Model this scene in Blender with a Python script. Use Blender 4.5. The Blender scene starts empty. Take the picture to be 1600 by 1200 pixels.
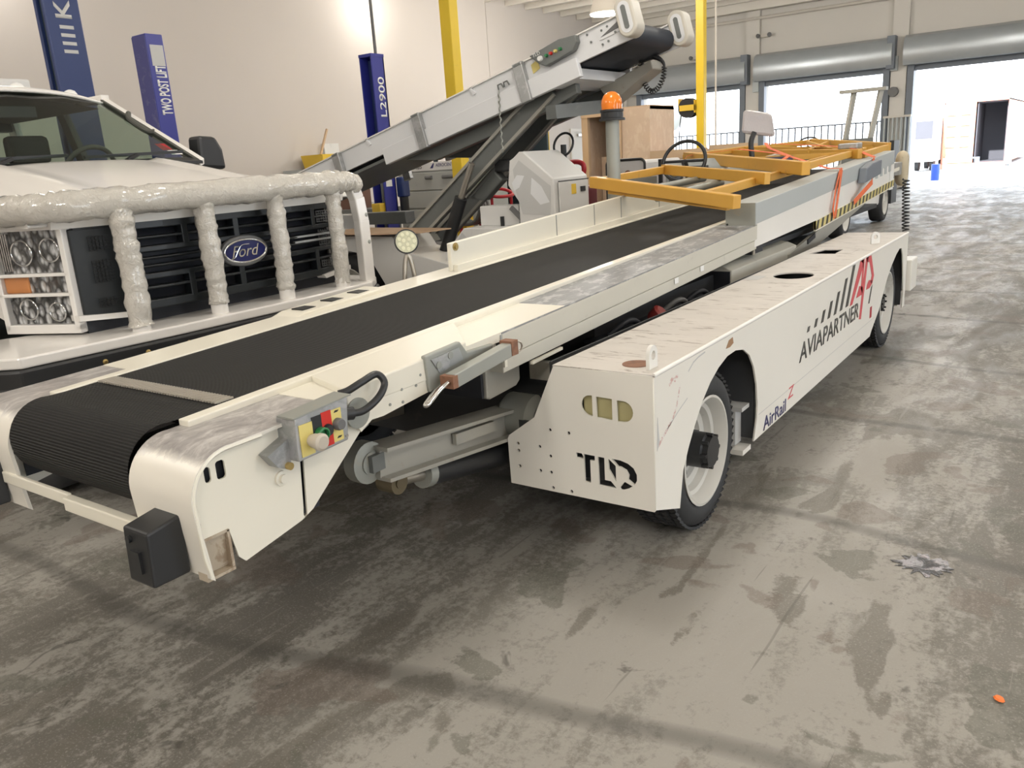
# Hangar / workshop with a white belt loader, pickup truck and ground equipment. Units: metres.
# X to the right of the loader, Y along the loader towards the dock doors, Z up.
import bpy, bmesh, math, random
from mathutils import Vector, Matrix
random.seed(7)
PI = math.pi
C = bpy.context.scene.collection
SC = bpy.context.scene

# ---------------------------------------------------------------- materials
def _bsdf(m):
    return m.node_tree.nodes['Principled BSDF']

def _coord(nt, scale, kind='Object'):
    tc = nt.nodes.new('ShaderNodeTexCoord'); mp = nt.nodes.new('ShaderNodeMapping')
    mp.inputs['Scale'].default_value = scale if isinstance(scale, tuple) else (scale,)*3
    nt.links.new(tc.outputs[kind], mp.inputs['Vector'])
    return mp.outputs['Vector']

def _noise(nt, vec, scale, detail=4, rough=.55, dist=0):
    n = nt.nodes.new('ShaderNodeTexNoise')
    n.inputs['Scale'].default_value = scale; n.inputs['Detail'].default_value = detail
    n.inputs['Roughness'].default_value = rough; n.inputs['Distortion'].default_value = dist
    nt.links.new(vec, n.inputs['Vector'])
    return n.outputs['Fac']

def _ramp(nt, fac, stops, interp='LINEAR'):
    r = nt.nodes.new('ShaderNodeValToRGB'); r.color_ramp.interpolation = interp
    el = r.color_ramp.elements
    while len(el) < len(stops): el.new(.5)
    for e, (p, c) in zip(el, stops):
        e.position = p; e.color = (c, c, c, 1) if not isinstance(c, tuple) else (*c, 1)
    nt.links.new(fac, r.inputs['Fac'])
    return r.outputs['Color']

def _mix(nt, fac, a, b, mode='MIX'):
    m = nt.nodes.new('ShaderNodeMix'); m.data_type = 'RGBA'; m.blend_type = mode
    for s, v in ((m.inputs[0], fac), (m.inputs[6], a), (m.inputs[7], b)):
        if isinstance(v, bpy.types.NodeSocket): nt.links.new(v, s)
        elif isinstance(v, tuple): s.default_value = (*v, 1)
        else: s.default_value = v
    return m.outputs[2]

def _bump(nt, b, h, strength, dist=.01):
    bp = nt.nodes.new('ShaderNodeBump'); bp.inputs['Strength'].default_value = strength
    bp.inputs['Distance'].default_value = dist
    nt.links.new(h, bp.inputs['Height']); nt.links.new(bp.outputs['Normal'], b.inputs['Normal'])

def mat(name, col, rough=.5, metal=0., wear=0., wearcol=(.25, .2, .15), wscale=6., stretch=(1, 1, 1), vary=.06, bump=0., thr=.62, spec=.5):
    """Painted / plain surface: slight colour variation plus scuffs of wearcol with their own shape."""
    m = bpy.data.materials.new(name); m.use_nodes = True
    nt = m.node_tree; b = _bsdf(m)
    vec = _coord(nt, stretch)
    n1 = _noise(nt, vec, wscale*.35, 3)
    lo = tuple(max(0, c*(1-vary)) for c in col); hi = tuple(min(1, c*(1+vary)) for c in col)
    base = _mix(nt, n1, lo, hi)
    if wear:
        n2 = _noise(nt, vec, wscale, 8, .68, .4)
        f = _ramp(nt, n2, ((thr, 0.), (min(1, thr+.08), wear)))
        base = _mix(nt, f, base, wearcol)
    nt.links.new(base, b.inputs['Base Color'])
    b.inputs['Roughness'].default_value = rough; b.inputs['Metallic'].default_value = metal
    b.inputs['Specular IOR Level'].default_value = spec
    if bump:
        _bump(nt, b, _noise(nt, vec, wscale*6, 4), bump)
    return m

def emit(name, col, s):
    m = bpy.data.materials.new(name); m.use_nodes = True
    b = _bsdf(m); b.inputs['Base Color'].default_value = (*col, 1)
    b.inputs['Emission Color'].default_value = (*col, 1); b.inputs['Emission Strength'].default_value = s
    return m

def glassy(name, tint, gloss=.12, rough=.03, clear=.85):
    m = bpy.data.materials.new(name); m.use_nodes = True
    nt = m.node_tree; nt.nodes.clear()
    o = nt.nodes.new('ShaderNodeOutputMaterial'); mx = nt.nodes.new('ShaderNodeMixShader')
    t = nt.nodes.new('ShaderNodeBsdfTransparent'); g = nt.nodes.new('ShaderNodeBsdfGlossy')
    t.inputs['Color'].default_value = (*[c*clear for c in tint], 1); g.inputs['Roughness'].default_value = rough
    lw = nt.nodes.new('ShaderNodeLayerWeight'); lw.inputs['Blend'].default_value = .5
    pw = nt.nodes.new('ShaderNodeMath'); pw.operation = 'POWER'; nt.links.new(lw.outputs['Facing'], pw.inputs[0]); pw.inputs[1].default_value = 4.
    f = nt.nodes.new('ShaderNodeMath'); f.operation = 'MULTIPLY_ADD'; nt.links.new(pw.outputs[0], f.inputs[0]); f.inputs[1].default_value = .6*gloss/.12; f.inputs[2].default_value = .04
    nt.links.new(f.outputs[0], mx.inputs[0]); nt.links.new(t.outputs[0], mx.inputs[1]); nt.links.new(g.outputs[0], mx.inputs[2])
    nt.links.new(mx.outputs[0], o.inputs['Surface'])
    return m

CREAM = (.76, .72, .63)
MT = {}
MT['white'] = mat('white_paint', (.80, .785, .745), .34, wear=.35, wearcol=(.35, .30, .24), wscale=5, thr=.70)
MT['panel'] = mat('cream_panel_paint', (.81, .775, .67), .3, wear=.3, wearcol=(.42, .36, .27), wscale=4, thr=.72)
MT['podtop'] = mat('scuffed_white_deck', (.60, .565, .525), .5, wear=.8, wearcol=(.27, .23, .20), wscale=8, stretch=(.8, 3.2, 1), thr=.56, vary=.12)
MT['pod'] = mat('pod_white_paint', (.80, .775, .71), .32, wear=.55, wearcol=(.45, .22, .17), wscale=3.5, thr=.71)
MT['worn'] = mat('paint_worn_to_metal', (.52, .49, .45), .42, metal=.35, wear=.8, wearcol=(.80, .77, .72), wscale=9, stretch=(1.2, .5, 1), thr=.50, vary=.2)
MT['galv'] = mat('galvanised_steel', (.40, .41, .41), .42, metal=.75, wear=.6, wearcol=(.55, .55, .56), wscale=14, thr=.5, vary=.25)
MT['galvd'] = mat('dull_galvanised', (.33, .34, .31), .5, metal=.4, wear=.4, wearcol=(.42, .35, .25), wscale=8, thr=.58, vary=.2)
MT['rail'] = mat('grey_beige_rail', (.56, .54, .47), .45, wear=.4, wearcol=(.38, .36, .33), wscale=8, thr=.62)
MT['railtop'] = mat('scuffed_aluminium_tread', (.27, .275, .28), .5, metal=.25, wear=.75, wearcol=(.50, .50, .50), wscale=22, stretch=(1, .5, 1), thr=.50, vary=.25)
MT['guard'] = mat('grey_blue_guard', (.43, .46, .46), .45, wear=.3, wearcol=(.3, .3, .3), wscale=6)
MT['arm'] = mat('lift_arm_grey', (.36, .35, .31), .45, metal=.2, wear=.4, wearcol=(.30, .22, .15), wscale=7, thr=.6, vary=.15)
MT['armdark'] = mat('dark_arm_grey', (.155, .165, .16), .4, metal=.2, wear=.3, wearcol=(.3, .3, .28), wscale=6, thr=.6, vary=.2)
MT['black'] = mat('black_plastic', (.018, .019, .021), .42, vary=.3)
MT['rubber'] = mat('tyre_rubber', (.028, .029, .031), .68, vary=.25, wscale=10, wear=.3, wearcol=(.07, .065, .06))
MT['dark'] = mat('dark_machinery', (.016, .018, .024), .6, vary=.4, wscale=12, wear=.5, wearcol=(.05, .05, .05))
MT['chassis'] = mat('dark_chassis', (.035, .037, .04), .6, vary=.3, wear=.4, wearcol=(.09, .08, .07))
MT['rim'] = mat('rim_grey_white', (.60, .585, .54), .38, wear=.5, wearcol=(.35, .32, .27), wscale=8, thr=.58)
MT['chrome'] = mat('chrome', (.82, .82, .82), .12, metal=1., vary=.02)
MT['steel'] = mat('bare_steel', (.5, .47, .42), .32, metal=.9, wear=.4, wearcol=(.3, .2, .12), wscale=12)
MT['rust'] = mat('rusty_steel', (.25, .12, .07), .7, wear=.5, wearcol=(.12, .06, .04), wscale=20, thr=.5)
MT['brass'] = mat('brass_bolt', (.45, .33, .13), .35, metal=.8)
MT['yellow'] = mat('yellow_paint', (.78, .52, .05), .42, wear=.5, wearcol=(.40, .26, .08), wscale=8, thr=.66)
MT['orange_y'] = mat('amber_yellow_frame_paint', (.66, .36, .06), .45, wear=.4, wearcol=(.34, .20, .08), wscale=6, thr=.62)
MT['poley'] = mat('column_yellow', (.80, .56, .03), .4, wear=.5, wearcol=(.5, .35, .05), wscale=3, thr=.66, vary=.1)
MT['blue'] = mat('lift_blue', (.030, .036, .27), .38, wear=.25, wearcol=(.12, .12, .3), wscale=5)
MT['bluelight'] = mat('lift_blue_pale', (.075, .08, .27), .45, wear=.5, wearcol=(.2, .2, .36), wscale=7, thr=.55)  # paler blue base with mottled patches, for one face of a post
MT['navy'] = mat('lift_navy', (.022, .042, .145), .4, wear=.25, wearcol=(.1, .11, .2), wscale=5)
MT['red'] = mat('red_paint', (.45, .02, .03), .4, wear=.3, wearcol=(.2, .05, .04))
MT['redlogo'] = mat('red_vinyl', (.62, .075, .09), .4, vary=.05)
MT['greylogo'] = mat('charcoal_vinyl', (.05, .05, .045), .4, vary=.05)
MT['bluelogo'] = mat('blue_vinyl', (.03, .03, .13), .4, vary=.05)
MT['strap'] = mat('orange_webbing', (.80, .17, .06), .7, vary=.15, wscale=40, bump=.2)
MT['osb'] = mat('osb_board', (.66, .50, .37), .75, vary=.12, wear=.55, wearcol=(.76, .62, .48), wscale=9, stretch=(1, 1, .55), thr=.5)
MT['wood'] = mat('pine_lumber', (.56, .40, .26), .7, vary=.18, wscale=4, stretch=(1, 1, .2), wear=.3, wearcol=(.42, .28, .16))
MT['card'] = mat('cardboard', (.50, .35, .23), .8, vary=.08)
MT['graybody'] = mat('light_grey_body', (.66, .655, .64), .38, wear=.2, wearcol=(.4, .4, .38), wscale=4)
MT['graypatch'] = mat('mid_grey_patch', (.53, .53, .52), .45)
MT['boomgrey'] = mat('boom_light_grey', (.72, .73, .745), .35, wear=.2, wearcol=(.42, .42, .42), wscale=4, thr=.66)
MT['gse'] = mat('grey_cabinet_paint', (.36, .37, .35), .45, wear=.3, wearcol=(.25, .25, .24))
MT['truckwhite'] = mat('truck_white_clearcoat', (.80, .775, .74), .16, vary=.01, spec=.6)
MT['grille'] = mat('grille_black', (.010, .013, .015), .38, vary=.2)
MT['grillegrey'] = mat('grille_edge_grey', (.13, .16, .19), .4, vary=.1)
MT['interior'] = mat('cab_interior_dark', (.085, .085, .075), .7, vary=.2)
MT['seat'] = mat('cab_seat_cloth', (.045, .05, .047), .85, vary=.2)
MT['amber'] = mat('amber_lens', (.75, .30, .10), .15, vary=.15, wscale=30)
def reflector_material():
    m = bpy.data.materials.new('headlamp_reflector_glints'); m.use_nodes = True; nt = m.node_tree; b = _bsdf(m)
    vo = nt.nodes.new('ShaderNodeTexVoronoi'); vo.inputs['Scale'].default_value = 30; nt.links.new(_coord(nt, (1, 1, .6)), vo.inputs['Vector'])
    nt.links.new(_ramp(nt, vo.outputs['Distance'], ((.30, .95), (.56, .12))), b.inputs['Base Color'])  # lamp sparkle painted into the colour as bright and dark facets
    b.inputs['Metallic'].default_value = .0; b.inputs['Roughness'].default_value = .12
    _bump(nt, b, vo.outputs['Distance'], 1., .05)
    return m
MT['reflector'] = reflector_material()
MT['led'] = mat('led_lens_array', (.58, .58, .42), .25, vary=.12, wscale=24)
MT['lens'] = mat('ribbed_marker_lens', (.42, .38, .20), .25, vary=.12, wscale=20)
MT['outground'] = mat('sunlit_asphalt', (.42, .42, .42), .8, vary=.1)
MT['outwall'] = mat('sunlit_stucco', (.75, .74, .72), .9)
MT['orange'] = mat('container_orange', (.76, .33, .22), .6, vary=.1)
MT['contdark'] = mat('container_interior', (.10, .10, .115), .8)  # dark tone for the shade inside the open container; also van windscreen
MT['shutter'] = mat('shutter_hood_steel', (.42, .45, .47), .32, metal=.5, vary=.1)
MT['frame'] = mat('door_frame_grey', (.16, .18, .21), .5)
MT['pipe'] = mat('painted_conduit', (.60, .56, .50), .5)
MT['paper'] = mat('paper_label', (.8, .8, .78), .6)
MT['green'] = mat('green_button', (.03, .20, .07), .3)
MT['teal'] = mat('teal_dark_metal', (.035, .055, .065), .5, vary=.3)
MT['labely'] = mat('label_yellow', (.72, .60, .20), .5)
MT['redbtn'] = mat('label_red', (.60, .03, .02), .4)
MT['btn'] = mat('button_offwhite', (.50, .45, .38), .45)
MT['cap_grey'] = mat('cap_grey', (.14, .14, .14), .5)
MT['greylens'] = mat('badge_blue', (.012, .016, .10), .2)

def belt_material():
    m = bpy.data.materials.new('ribbed_rubber_belt'); m.use_nodes = True
    nt = m.node_tree; b = _bsdf(m)
    uv = nt.nodes.new('ShaderNodeUVMap'); mp = nt.nodes.new('ShaderNodeMapping'); nt.links.new(uv.outputs[0], mp.inputs[0])
    w = nt.nodes.new('ShaderNodeTexWave'); w.wave_type = 'BANDS'; w.bands_direction = 'Y'
    w.inputs['Scale'].default_value = 32; w.inputs['Distortion'].default_value = .0
    nt.links.new(mp.outputs[0], w.inputs['Vector'])
    n = _noise(nt, _coord(nt, 1), 5, 6)
    n2 = _noise(nt, _coord(nt, (3, .6, 3)), 9, 6, .7)
    base = _mix(nt, n, (.008, .008, .0078), (.015, .015, .0145))
    base = _mix(nt, _ramp(nt, n2, ((.6, 0.), (.75, .35))), base, (.075, .072, .065))
    base = _mix(nt, _ramp(nt, w.outputs['Fac'], ((.15, 0.), (.6, .55))), base, (.026, .026, .025))
    nt.links.new(base, b.inputs['Base Color']); b.inputs['Roughness'].default_value = .7; b.inputs['Specular IOR Level'].default_value = .3
    _bump(nt, b, w.outputs['Fac'], .9, .004)
    return m
MT['belt'] = belt_material()

def floor_material():
    m = bpy.data.materials.new('stained_concrete'); m.use_nodes = True
    nt = m.node_tree; b = _bsdf(m)
    v = _coord(nt, 1.0)
    vr = nt.nodes.new('ShaderNodeMapping'); vr.inputs['Rotation'].default_value = (0, 0, .5); vr.inputs['Scale'].default_value = (1.5, .55, 1)
    nt.links.new(v, vr.inputs[0]); vs = vr.outputs[0]
    def mth(op, a, b_):
        n = nt.nodes.new('ShaderNodeMath'); n.operation = op
        for q, x in enumerate((a, b_)):
            if isinstance(x, bpy.types.NodeSocket): nt.links.new(x, n.inputs[q])
            else: n.inputs[q].default_value = x
        return n.outputs[0]
    big = _noise(nt, vs, .40, 4, .55, .6)
    mid = _noise(nt, vs, 1.15, 5, .6, .9)
    fine = _noise(nt, v, 34, 7, .72, .3)
    grit = _noise(nt, v, 130, 3, .6)
    med = _noise(nt, vs, 6.5, 6, .68, .5)
    ero = mth('ADD', mid, mth('MULTIPLY', mth('SUBTRACT', fine, .5), .75))
    ero = mth('ADD', ero, mth('MULTIPLY', mth('SUBTRACT', med, .5), .75))
    ero = mth('ADD', ero, mth('MULTIPLY', mth('SUBTRACT', big, .5), .55))
    col = _ramp(nt, big, ((.34, (.135, .125, .107)), (.5, (.18, .168, .147)), (.66, (.235, .222, .198))))
    col = _mix(nt, _ramp(nt, ero, ((.42, 0.), (.58, .72))), col, (.375, .356, .322))
    patch = mth('ADD', _noise(nt, vs, 1.9, 3, .5, .5), mth('MULTIPLY', mth('SUBTRACT', fine, .5), .12))
    col = _mix(nt, _ramp(nt, patch, ((.60, 0.), (.62, .7))), col, (.140, .128, .106))
    patch2 = mth('ADD', _noise(nt, v, 2.3, 3, .5, .4), mth('MULTIPLY', mth('SUBTRACT', fine, .5), .08))
    col = _mix(nt, _ramp(nt, patch2, ((.60, 0.), (.615, .5))), col, (.155, .122, .10))
    col = _mix(nt, _ramp(nt, patch2, ((.36, .55), (.375, 0.))), col, (.115, .115, .092))
    col = _mix(nt, _ramp(nt, grit, ((.56, 0.), (.68, .6))), col, (.36, .345, .315))
    col = _mix(nt, _ramp(nt, _noise(nt, v, 4.2, 4, .65, .8), ((.66, 0.), (.71, .6))), col, (.045, .042, .036))
    for rot, sc_ in ((.9, 1.), (-.5, 1.2), (1.9, .8)):      # long thin scratches
        ms = nt.nodes.new('ShaderNodeMapping'); ms.inputs['Rotation'].default_value = (0, 0, rot); ms.inputs['Scale'].default_value = (9*sc_, .35, 1)
        nt.links.new(v, ms.inputs[0])
        col = _mix(nt, _ramp(nt, _noise(nt, ms.outputs[0], 2.2, 3, .6, .25), ((.675, 0.), (.70, .35))), col, (.33, .31, .28) if rot > 0 else (.06, .055, .045))
    wv = nt.nodes.new('ShaderNodeTexWave'); wv.wave_type = 'RINGS'; wv.inputs['Scale'].default_value = .2
    wv.inputs['Distortion'].default_value = 5.; wv.inputs['Detail'].default_value = 3.; wv.inputs['Detail Scale'].default_value = .7
    nt.links.new(v, wv.inputs['Vector'])
    col = _mix(nt, _ramp(nt, wv.outputs['Fac'], ((.0, .5), (.012, 0.))), col, (.06, .057, .05))
    nt.links.new(col, b.inputs['Base Color'])
    rr = _ramp(nt, _noise(nt, vs, 2.2, 8, .7, .8), ((.40, .42), (.58, .62)))
    nt.links.new(rr, b.inputs['Roughness']); b.inputs['Specular IOR Level'].default_value = .45
    _bump(nt, b, _noise(nt, vs, 9, 9, .7, .5), .16, .010)
    return m
MT['floor'] = floor_material()
MT['wall'] = mat('warm_white_wall', (.575, .53, .49), .75, vary=.025, wscale=2)
MT['wallback'] = mat('white_wall_far', (.66, .63, .58), .75, vary=.03, wscale=2)
MT['ceil'] = mat('white_ceiling', (.72, .68, .61), .8, vary=.05, wscale=4)

def hazard_material():
    m = bpy.data.materials.new('hazard_stripes'); m.use_nodes = True
    nt = m.node_tree; b = _bsdf(m)
    w = nt.nodes.new('ShaderNodeTexWave'); w.wave_type = 'BANDS'; w.bands_direction = 'Y'; w.wave_profile = 'SIN'
    vec = _coord(nt, (1, 1, 1)); mp = nt.nodes.new('ShaderNodeMapping'); mp.inputs['Rotation'].default_value = (.45, 0, 0)
    nt.links.new(vec, mp.inputs[0]); nt.links.new(mp.outputs[0], w.inputs['Vector'])
    w.inputs['Scale'].default_value = 2.6
    c = _ramp(nt, w.outputs['Fac'], ((.0, (.03, .03, .02)), (.42, (.62, .53, .20))), 'CONSTANT')
    nt.links.new(c, b.inputs['Base Color']); b.inputs['Roughness'].default_value = .5
    return m
MT['hazard'] = hazard_material()

def wrap_material():
    """White bar wrapped in crinkled clear film."""
    m = bpy.data.materials.new('crinkled_film_wrap'); m.use_nodes = True
    nt = m.node_tree; b = _bsdf(m)
    v = _coord(nt, 1)
    n = _noise(nt, v, 34, 6, .7, 1.2)
    nt.links.new(_mix(nt, n, (.60, .56, .50), (.80, .77, .70)), b.inputs['Base Color'])
    b.inputs['Roughness'].default_value = .2; b.inputs['Coat Weight'].default_value = .9; b.inputs['Coat Roughness'].default_value = .06
    _bump(nt, b, n, .75, .03)
    return m
MT['wrap'] = wrap_material()

# ---------------------------------------------------------------- mesh collector
def V(*a): return Vector(a)
ROOT = {}     # object name -> world offset of its thing

class M:
    def __init__(s): s.v = []; s.f = []
    def add(s, vs, fs):
        o = len(s.v); s.v += [Vector(p) for p in vs]; s.f += [tuple(i+o for i in f) for f in fs]; return s
    def box(s, x0, x1, y0, y1, z0, z1):
        x0, x1 = sorted((x0, x1)); y0, y1 = sorted((y0, y1)); z0, z1 = sorted((z0, z1))
        return s.add([(x0,y0,z0),(x1,y0,z0),(x1,y1,z0),(x0,y1,z0),(x0,y0,z1),(x1,y0,z1),(x1,y1,z1),(x0,y1,z1)],
                     [(0,3,2,1),(4,5,6,7),(0,1,5,4),(1,2,6,5),(2,3,7,6),(3,0,4,7)])
    def hexa(s, p):          # eight corners: bottom ring then top ring (counter-clockwise from above)
        return s.add(p, [(0,3,2,1),(4,5,6,7),(0,1,5,4),(1,2,6,5),(2,3,7,6),(3,0,4,7)])
    def beam(s, p, q, w, h, up=(0,0,1)):
        p, q, up = Vector(p), Vector(q), Vector(up)
        d = (q-p).normalized(); r = d.cross(up)
        r = r.normalized() if r.length > 1e-6 else Vector((1,0,0)); u = r.cross(d).normalized()
        a, b = r*w/2, u*h/2
        return s.hexa([p-a-b, p+a-b, q+a-b, q-a-b, p-a+b, p+a+b, q+a+b, q-a+b])
    def prism(s, poly, vec):
        n = len(poly); P = [Vector(p) for p in poly]; vec = Vector(vec)
        nrm = Vector((0,0,0))
        for i in range(n): nrm += P[i].cross(P[(i+1) % n])
        if nrm.dot(vec) > 0: P.reverse()
        return s.add(P+[p+vec for p in P], [tuple(range(n))]+[tuple(range(2*n-1, n-1, -1))]+[((i+1) % n, i, i+n, (i+1) % n+n) for i in range(n)])
    def tube(s, pts, r, n=10, closed=False):
        P = [Vector(p) for p in pts]; m = len(P); R = r if isinstance(r, (list, tuple)) else [r]*m
        t0 = (P[1]-P[0]).normalized(); nn = t0.orthogonal().normalized(); rings = []
        for i in range(m):
            if closed: t = (P[(i+1) % m]-P[i-1]).normalized()
            else: t = (P[min(i+1, m-1)]-P[max(i-1, 0)]).normalized()
            nn = (nn-t*nn.dot(t)).normalized(); bb = t.cross(nn)
            rings.append([P[i]+(nn*math.cos(2*PI*k/n)+bb*math.sin(2*PI*k/n))*R[i] for k in range(n)])
        vs = [p for g in rings for p in g]; fs = []
        for i in range(m if closed else m-1):
            j = (i+1) % m
            for k in range(n):
                l = (k+1) % n; fs.append((i*n+k, i*n+l, j*n+l, j*n+k))
        if not closed: fs += [tuple(range(n-1, -1, -1)), tuple((m-1)*n+k for k in range(n))]
        return s.add(vs, fs)
    def lathe(s, prof, c, axis, n=36, caps=True):
        """prof: list of (radius, offset along axis); surface of revolution, ends closed."""
        c, ax = Vector(c), Vector(axis).normalized(); e = ax.orthogonal().normalized(); g = ax.cross(e)
        vs = []; fs = []
        for r, h in prof:
            for k in range(n):
                a = 2*PI*k/n; vs.append(c+ax*h+(e*math.cos(a)+g*math.sin(a))*max(r, 1e-4))
        for i in range(len(prof)-1):
            for k in range(n):
                l = (k+1) % n; fs.append((i*n+k, i*n+l, (i+1)*n+l, (i+1)*n+k))
        if caps: fs += [tuple(range(n-1, -1, -1)), tuple((len(prof)-1)*n+k for k in range(n))]
        return s.add(vs, fs)
    def cyl(s, p, q, r, n=20):
        p, q = Vector(p), Vector(q); return s.lathe([(r, 0), (r, (q-p).length)], p, q-p, n)
    def build(s, name, m, parent=None, smooth=0, bevel=0., uv=None):
        me = bpy.data.meshes.new(name); off = ROOT.get(parent.name, V(0,0,0)) if parent else V(0,0,0)
        me.from_pydata([tuple(p-off) for p in s.v], [], s.f); me.validate()
        return finish(me, name, m, parent, smooth, bevel, uv, off)

def finish(me, name, m, parent, smooth=0, bevel=0., uv=None, off=None):
    bm = bmesh.new(); bm.from_mesh(me); bmesh.ops.recalc_face_normals(bm, faces=bm.faces)
    bm.to_mesh(me); bm.free()
    if uv:
        l = me.uv_layers.new(name='UVMap')
        for lp in me.loops: l.data[lp.index].uv = uv[lp.vertex_index]
    if smooth:
        me.polygons.foreach_set('use_smooth', [True]*len(me.polygons)); me.set_sharp_from_angle(angle=math.radians(smooth))
    me.materials.append(MT[m] if isinstance(m, str) else m)
    o = bpy.data.objects.new(name, me); C.objects.link(o)
    if parent: o.parent = parent; ROOT[o.name] = off if off is not None else V(0,0,0)
    if bevel:
        b = o.modifiers.new('edge', 'BEVEL'); b.width = bevel; b.segments = 2; b.limit_method = 'ANGLE'; b.angle_limit = math.radians(40)
    return o

def tag(o, label=None, cat=None, group=None, kind=None):
    if label: o['label'] = label
    if cat: o['category'] = cat
    if group: o['group'] = group
    if kind: o['kind'] = kind
    return o

def thing(name, label, cat, loc, group=None):
    o = bpy.data.objects.new(name, None); C.objects.link(o); o.location = loc; o.empty_display_size = .1
    ROOT[o.name] = Vector(loc)
    return tag(o, label, cat, group)

def curve_mesh(splines, t):
    """2D outlines (first outer, the rest holes or islands) -> solid plate mesh, thickness t, centred."""
    cu = bpy.data.curves.new('tmp', 'CURVE'); cu.dimensions = '2D'; cu.fill_mode = 'BOTH'; cu.extrude = t/2
    for sp in splines:
        s = cu.splines.new('POLY'); s.points.add(len(sp)-1); s.use_cyclic_u = True
        for p, q in zip(s.points, sp): p.co = (q[0], q[1], 0, 1)
    return _to_mesh(cu)

def _to_mesh(cu):
    o = bpy.data.objects.new('tmp', cu); C.objects.link(o)
    bpy.context.view_layer.update()
    me = bpy.data.meshes.new_from_object(o.evaluated_get(bpy.context.evaluated_depsgraph_get()))
    bpy.data.objects.remove(o); bpy.data.curves.remove(cu); me.materials.clear()
    return me

def place(me, org, ux, uy, off):
    ux, uy = Vector(ux), Vector(uy); uz = ux.cross(uy).normalized()
    for v in me.vertices: v.co = Vector(org)+ux*v.co.x+uy*v.co.y+uz*v.co.z-off

def plate(name, outer, holes, t, org, ux, uy, m, parent, bevel=0.):
    me = curve_mesh([outer]+list(holes), t); off = ROOT.get(parent.name, V(0,0,0)) if parent else V(0,0,0)
    place(me, org, ux, uy, off)
    return finish(me, name, m, parent, 0, bevel, None, off)

def text(name, body, org, ux, uy, width, height, m, parent, shear=0., t=.002, bold=0., space=1.):
    """Lettering whose box fits width x height, lower left corner at org, along ux / uy (unit vectors)."""
    cu = bpy.data.curves.new('tmp', 'FONT'); cu.body = body; cu.size = 1; cu.shear = shear; cu.offset = bold; cu.space_character = space
    cu.extrude = .0
    me = _to_mesh(cu)
    xs = [v.co.x for v in me.vertices]; ys = [v.co.y for v in me.vertices]
    x0, x1, y0, y1 = min(xs), max(xs), min(ys), max(ys)
    bm = bmesh.new(); bm.from_mesh(me)
    g = bmesh.ops.extrude_face_region(bm, geom=list(bm.faces))
    for e in g['geom']:
        if isinstance(e, bmesh.types.BMVert): e.co.z += t
    bm.to_mesh(me); bm.free()
    for v in me.vertices:
        v.co.x = (v.co.x-x0)/(x1-x0)*width; v.co.y = (v.co.y-y0)/(y1-y0)*height
    off = ROOT.get(parent.name, V(0,0,0))
    place(me, org, ux, uy, off)
    return finish(me, name, m, parent, 0, 0, None, off)

def circ(cx, cy, r, n=24, ry=None, a0=0., a1=2*PI):
    ry = ry or r
    return [(cx+r*math.cos(a0+(a1-a0)*k/n), cy+ry*math.sin(a0+(a1-a0)*k/n)) for k in range(n)]

def arc(cx, cy, r, a0, a1, n):
    return [(cx+r*math.cos(math.radians(a0+(a1-a0)*k/n)), cy+r*math.sin(math.radians(a0+(a1-a0)*k/n))) for k in range(n+1)]

def rrect(x0, x1, y0, y1, r, n=5):
    return (arc(x1-r, y1-r, r, 0, 90, n)+arc(x0+r, y1-r, r, 90, 180, n)+arc(x0+r, y0+r, r, 180, 270, n)+arc(x1-r, y0+r, r, 270, 360, n))

def coil(p, q, R, turns, r, n=14, sag=0.):
    p, q = Vector(p), Vector(q); d = (q-p); e = d.orthogonal().normalized(); g = d.normalized().cross(e); pts = []
    for k in range(turns*n+1):
        t = k/(turns*n); a = 2*PI*k/n
        pts.append(p+d*t+V(0,0,-sag*4*t*(1-t))+(e*math.cos(a)+g*math.sin(a))*R)
    return pts

def smoothpath(pts, k=6):
    P = [Vector(p) for p in pts]; out = []
    for i in range(len(P)-1):
        a, b, c, d = P[max(i-1, 0)], P[i], P[i+1], P[min(i+2, len(P)-1)]
        for j in range(k):
            t = j/k
            out.append(.5*((2*b)+(c-a)*t+(2*a-5*b+4*c-d)*t*t+(3*b-a-3*c+d)*t**3))
    return out+[P[-1]]

YZ = (V(0,1,0), V(0,0,1))    # plate basis on a face looking to +X
XZ = (V(1,0,0), V(0,0,1))    # plate basis on a face looking to -Y

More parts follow.
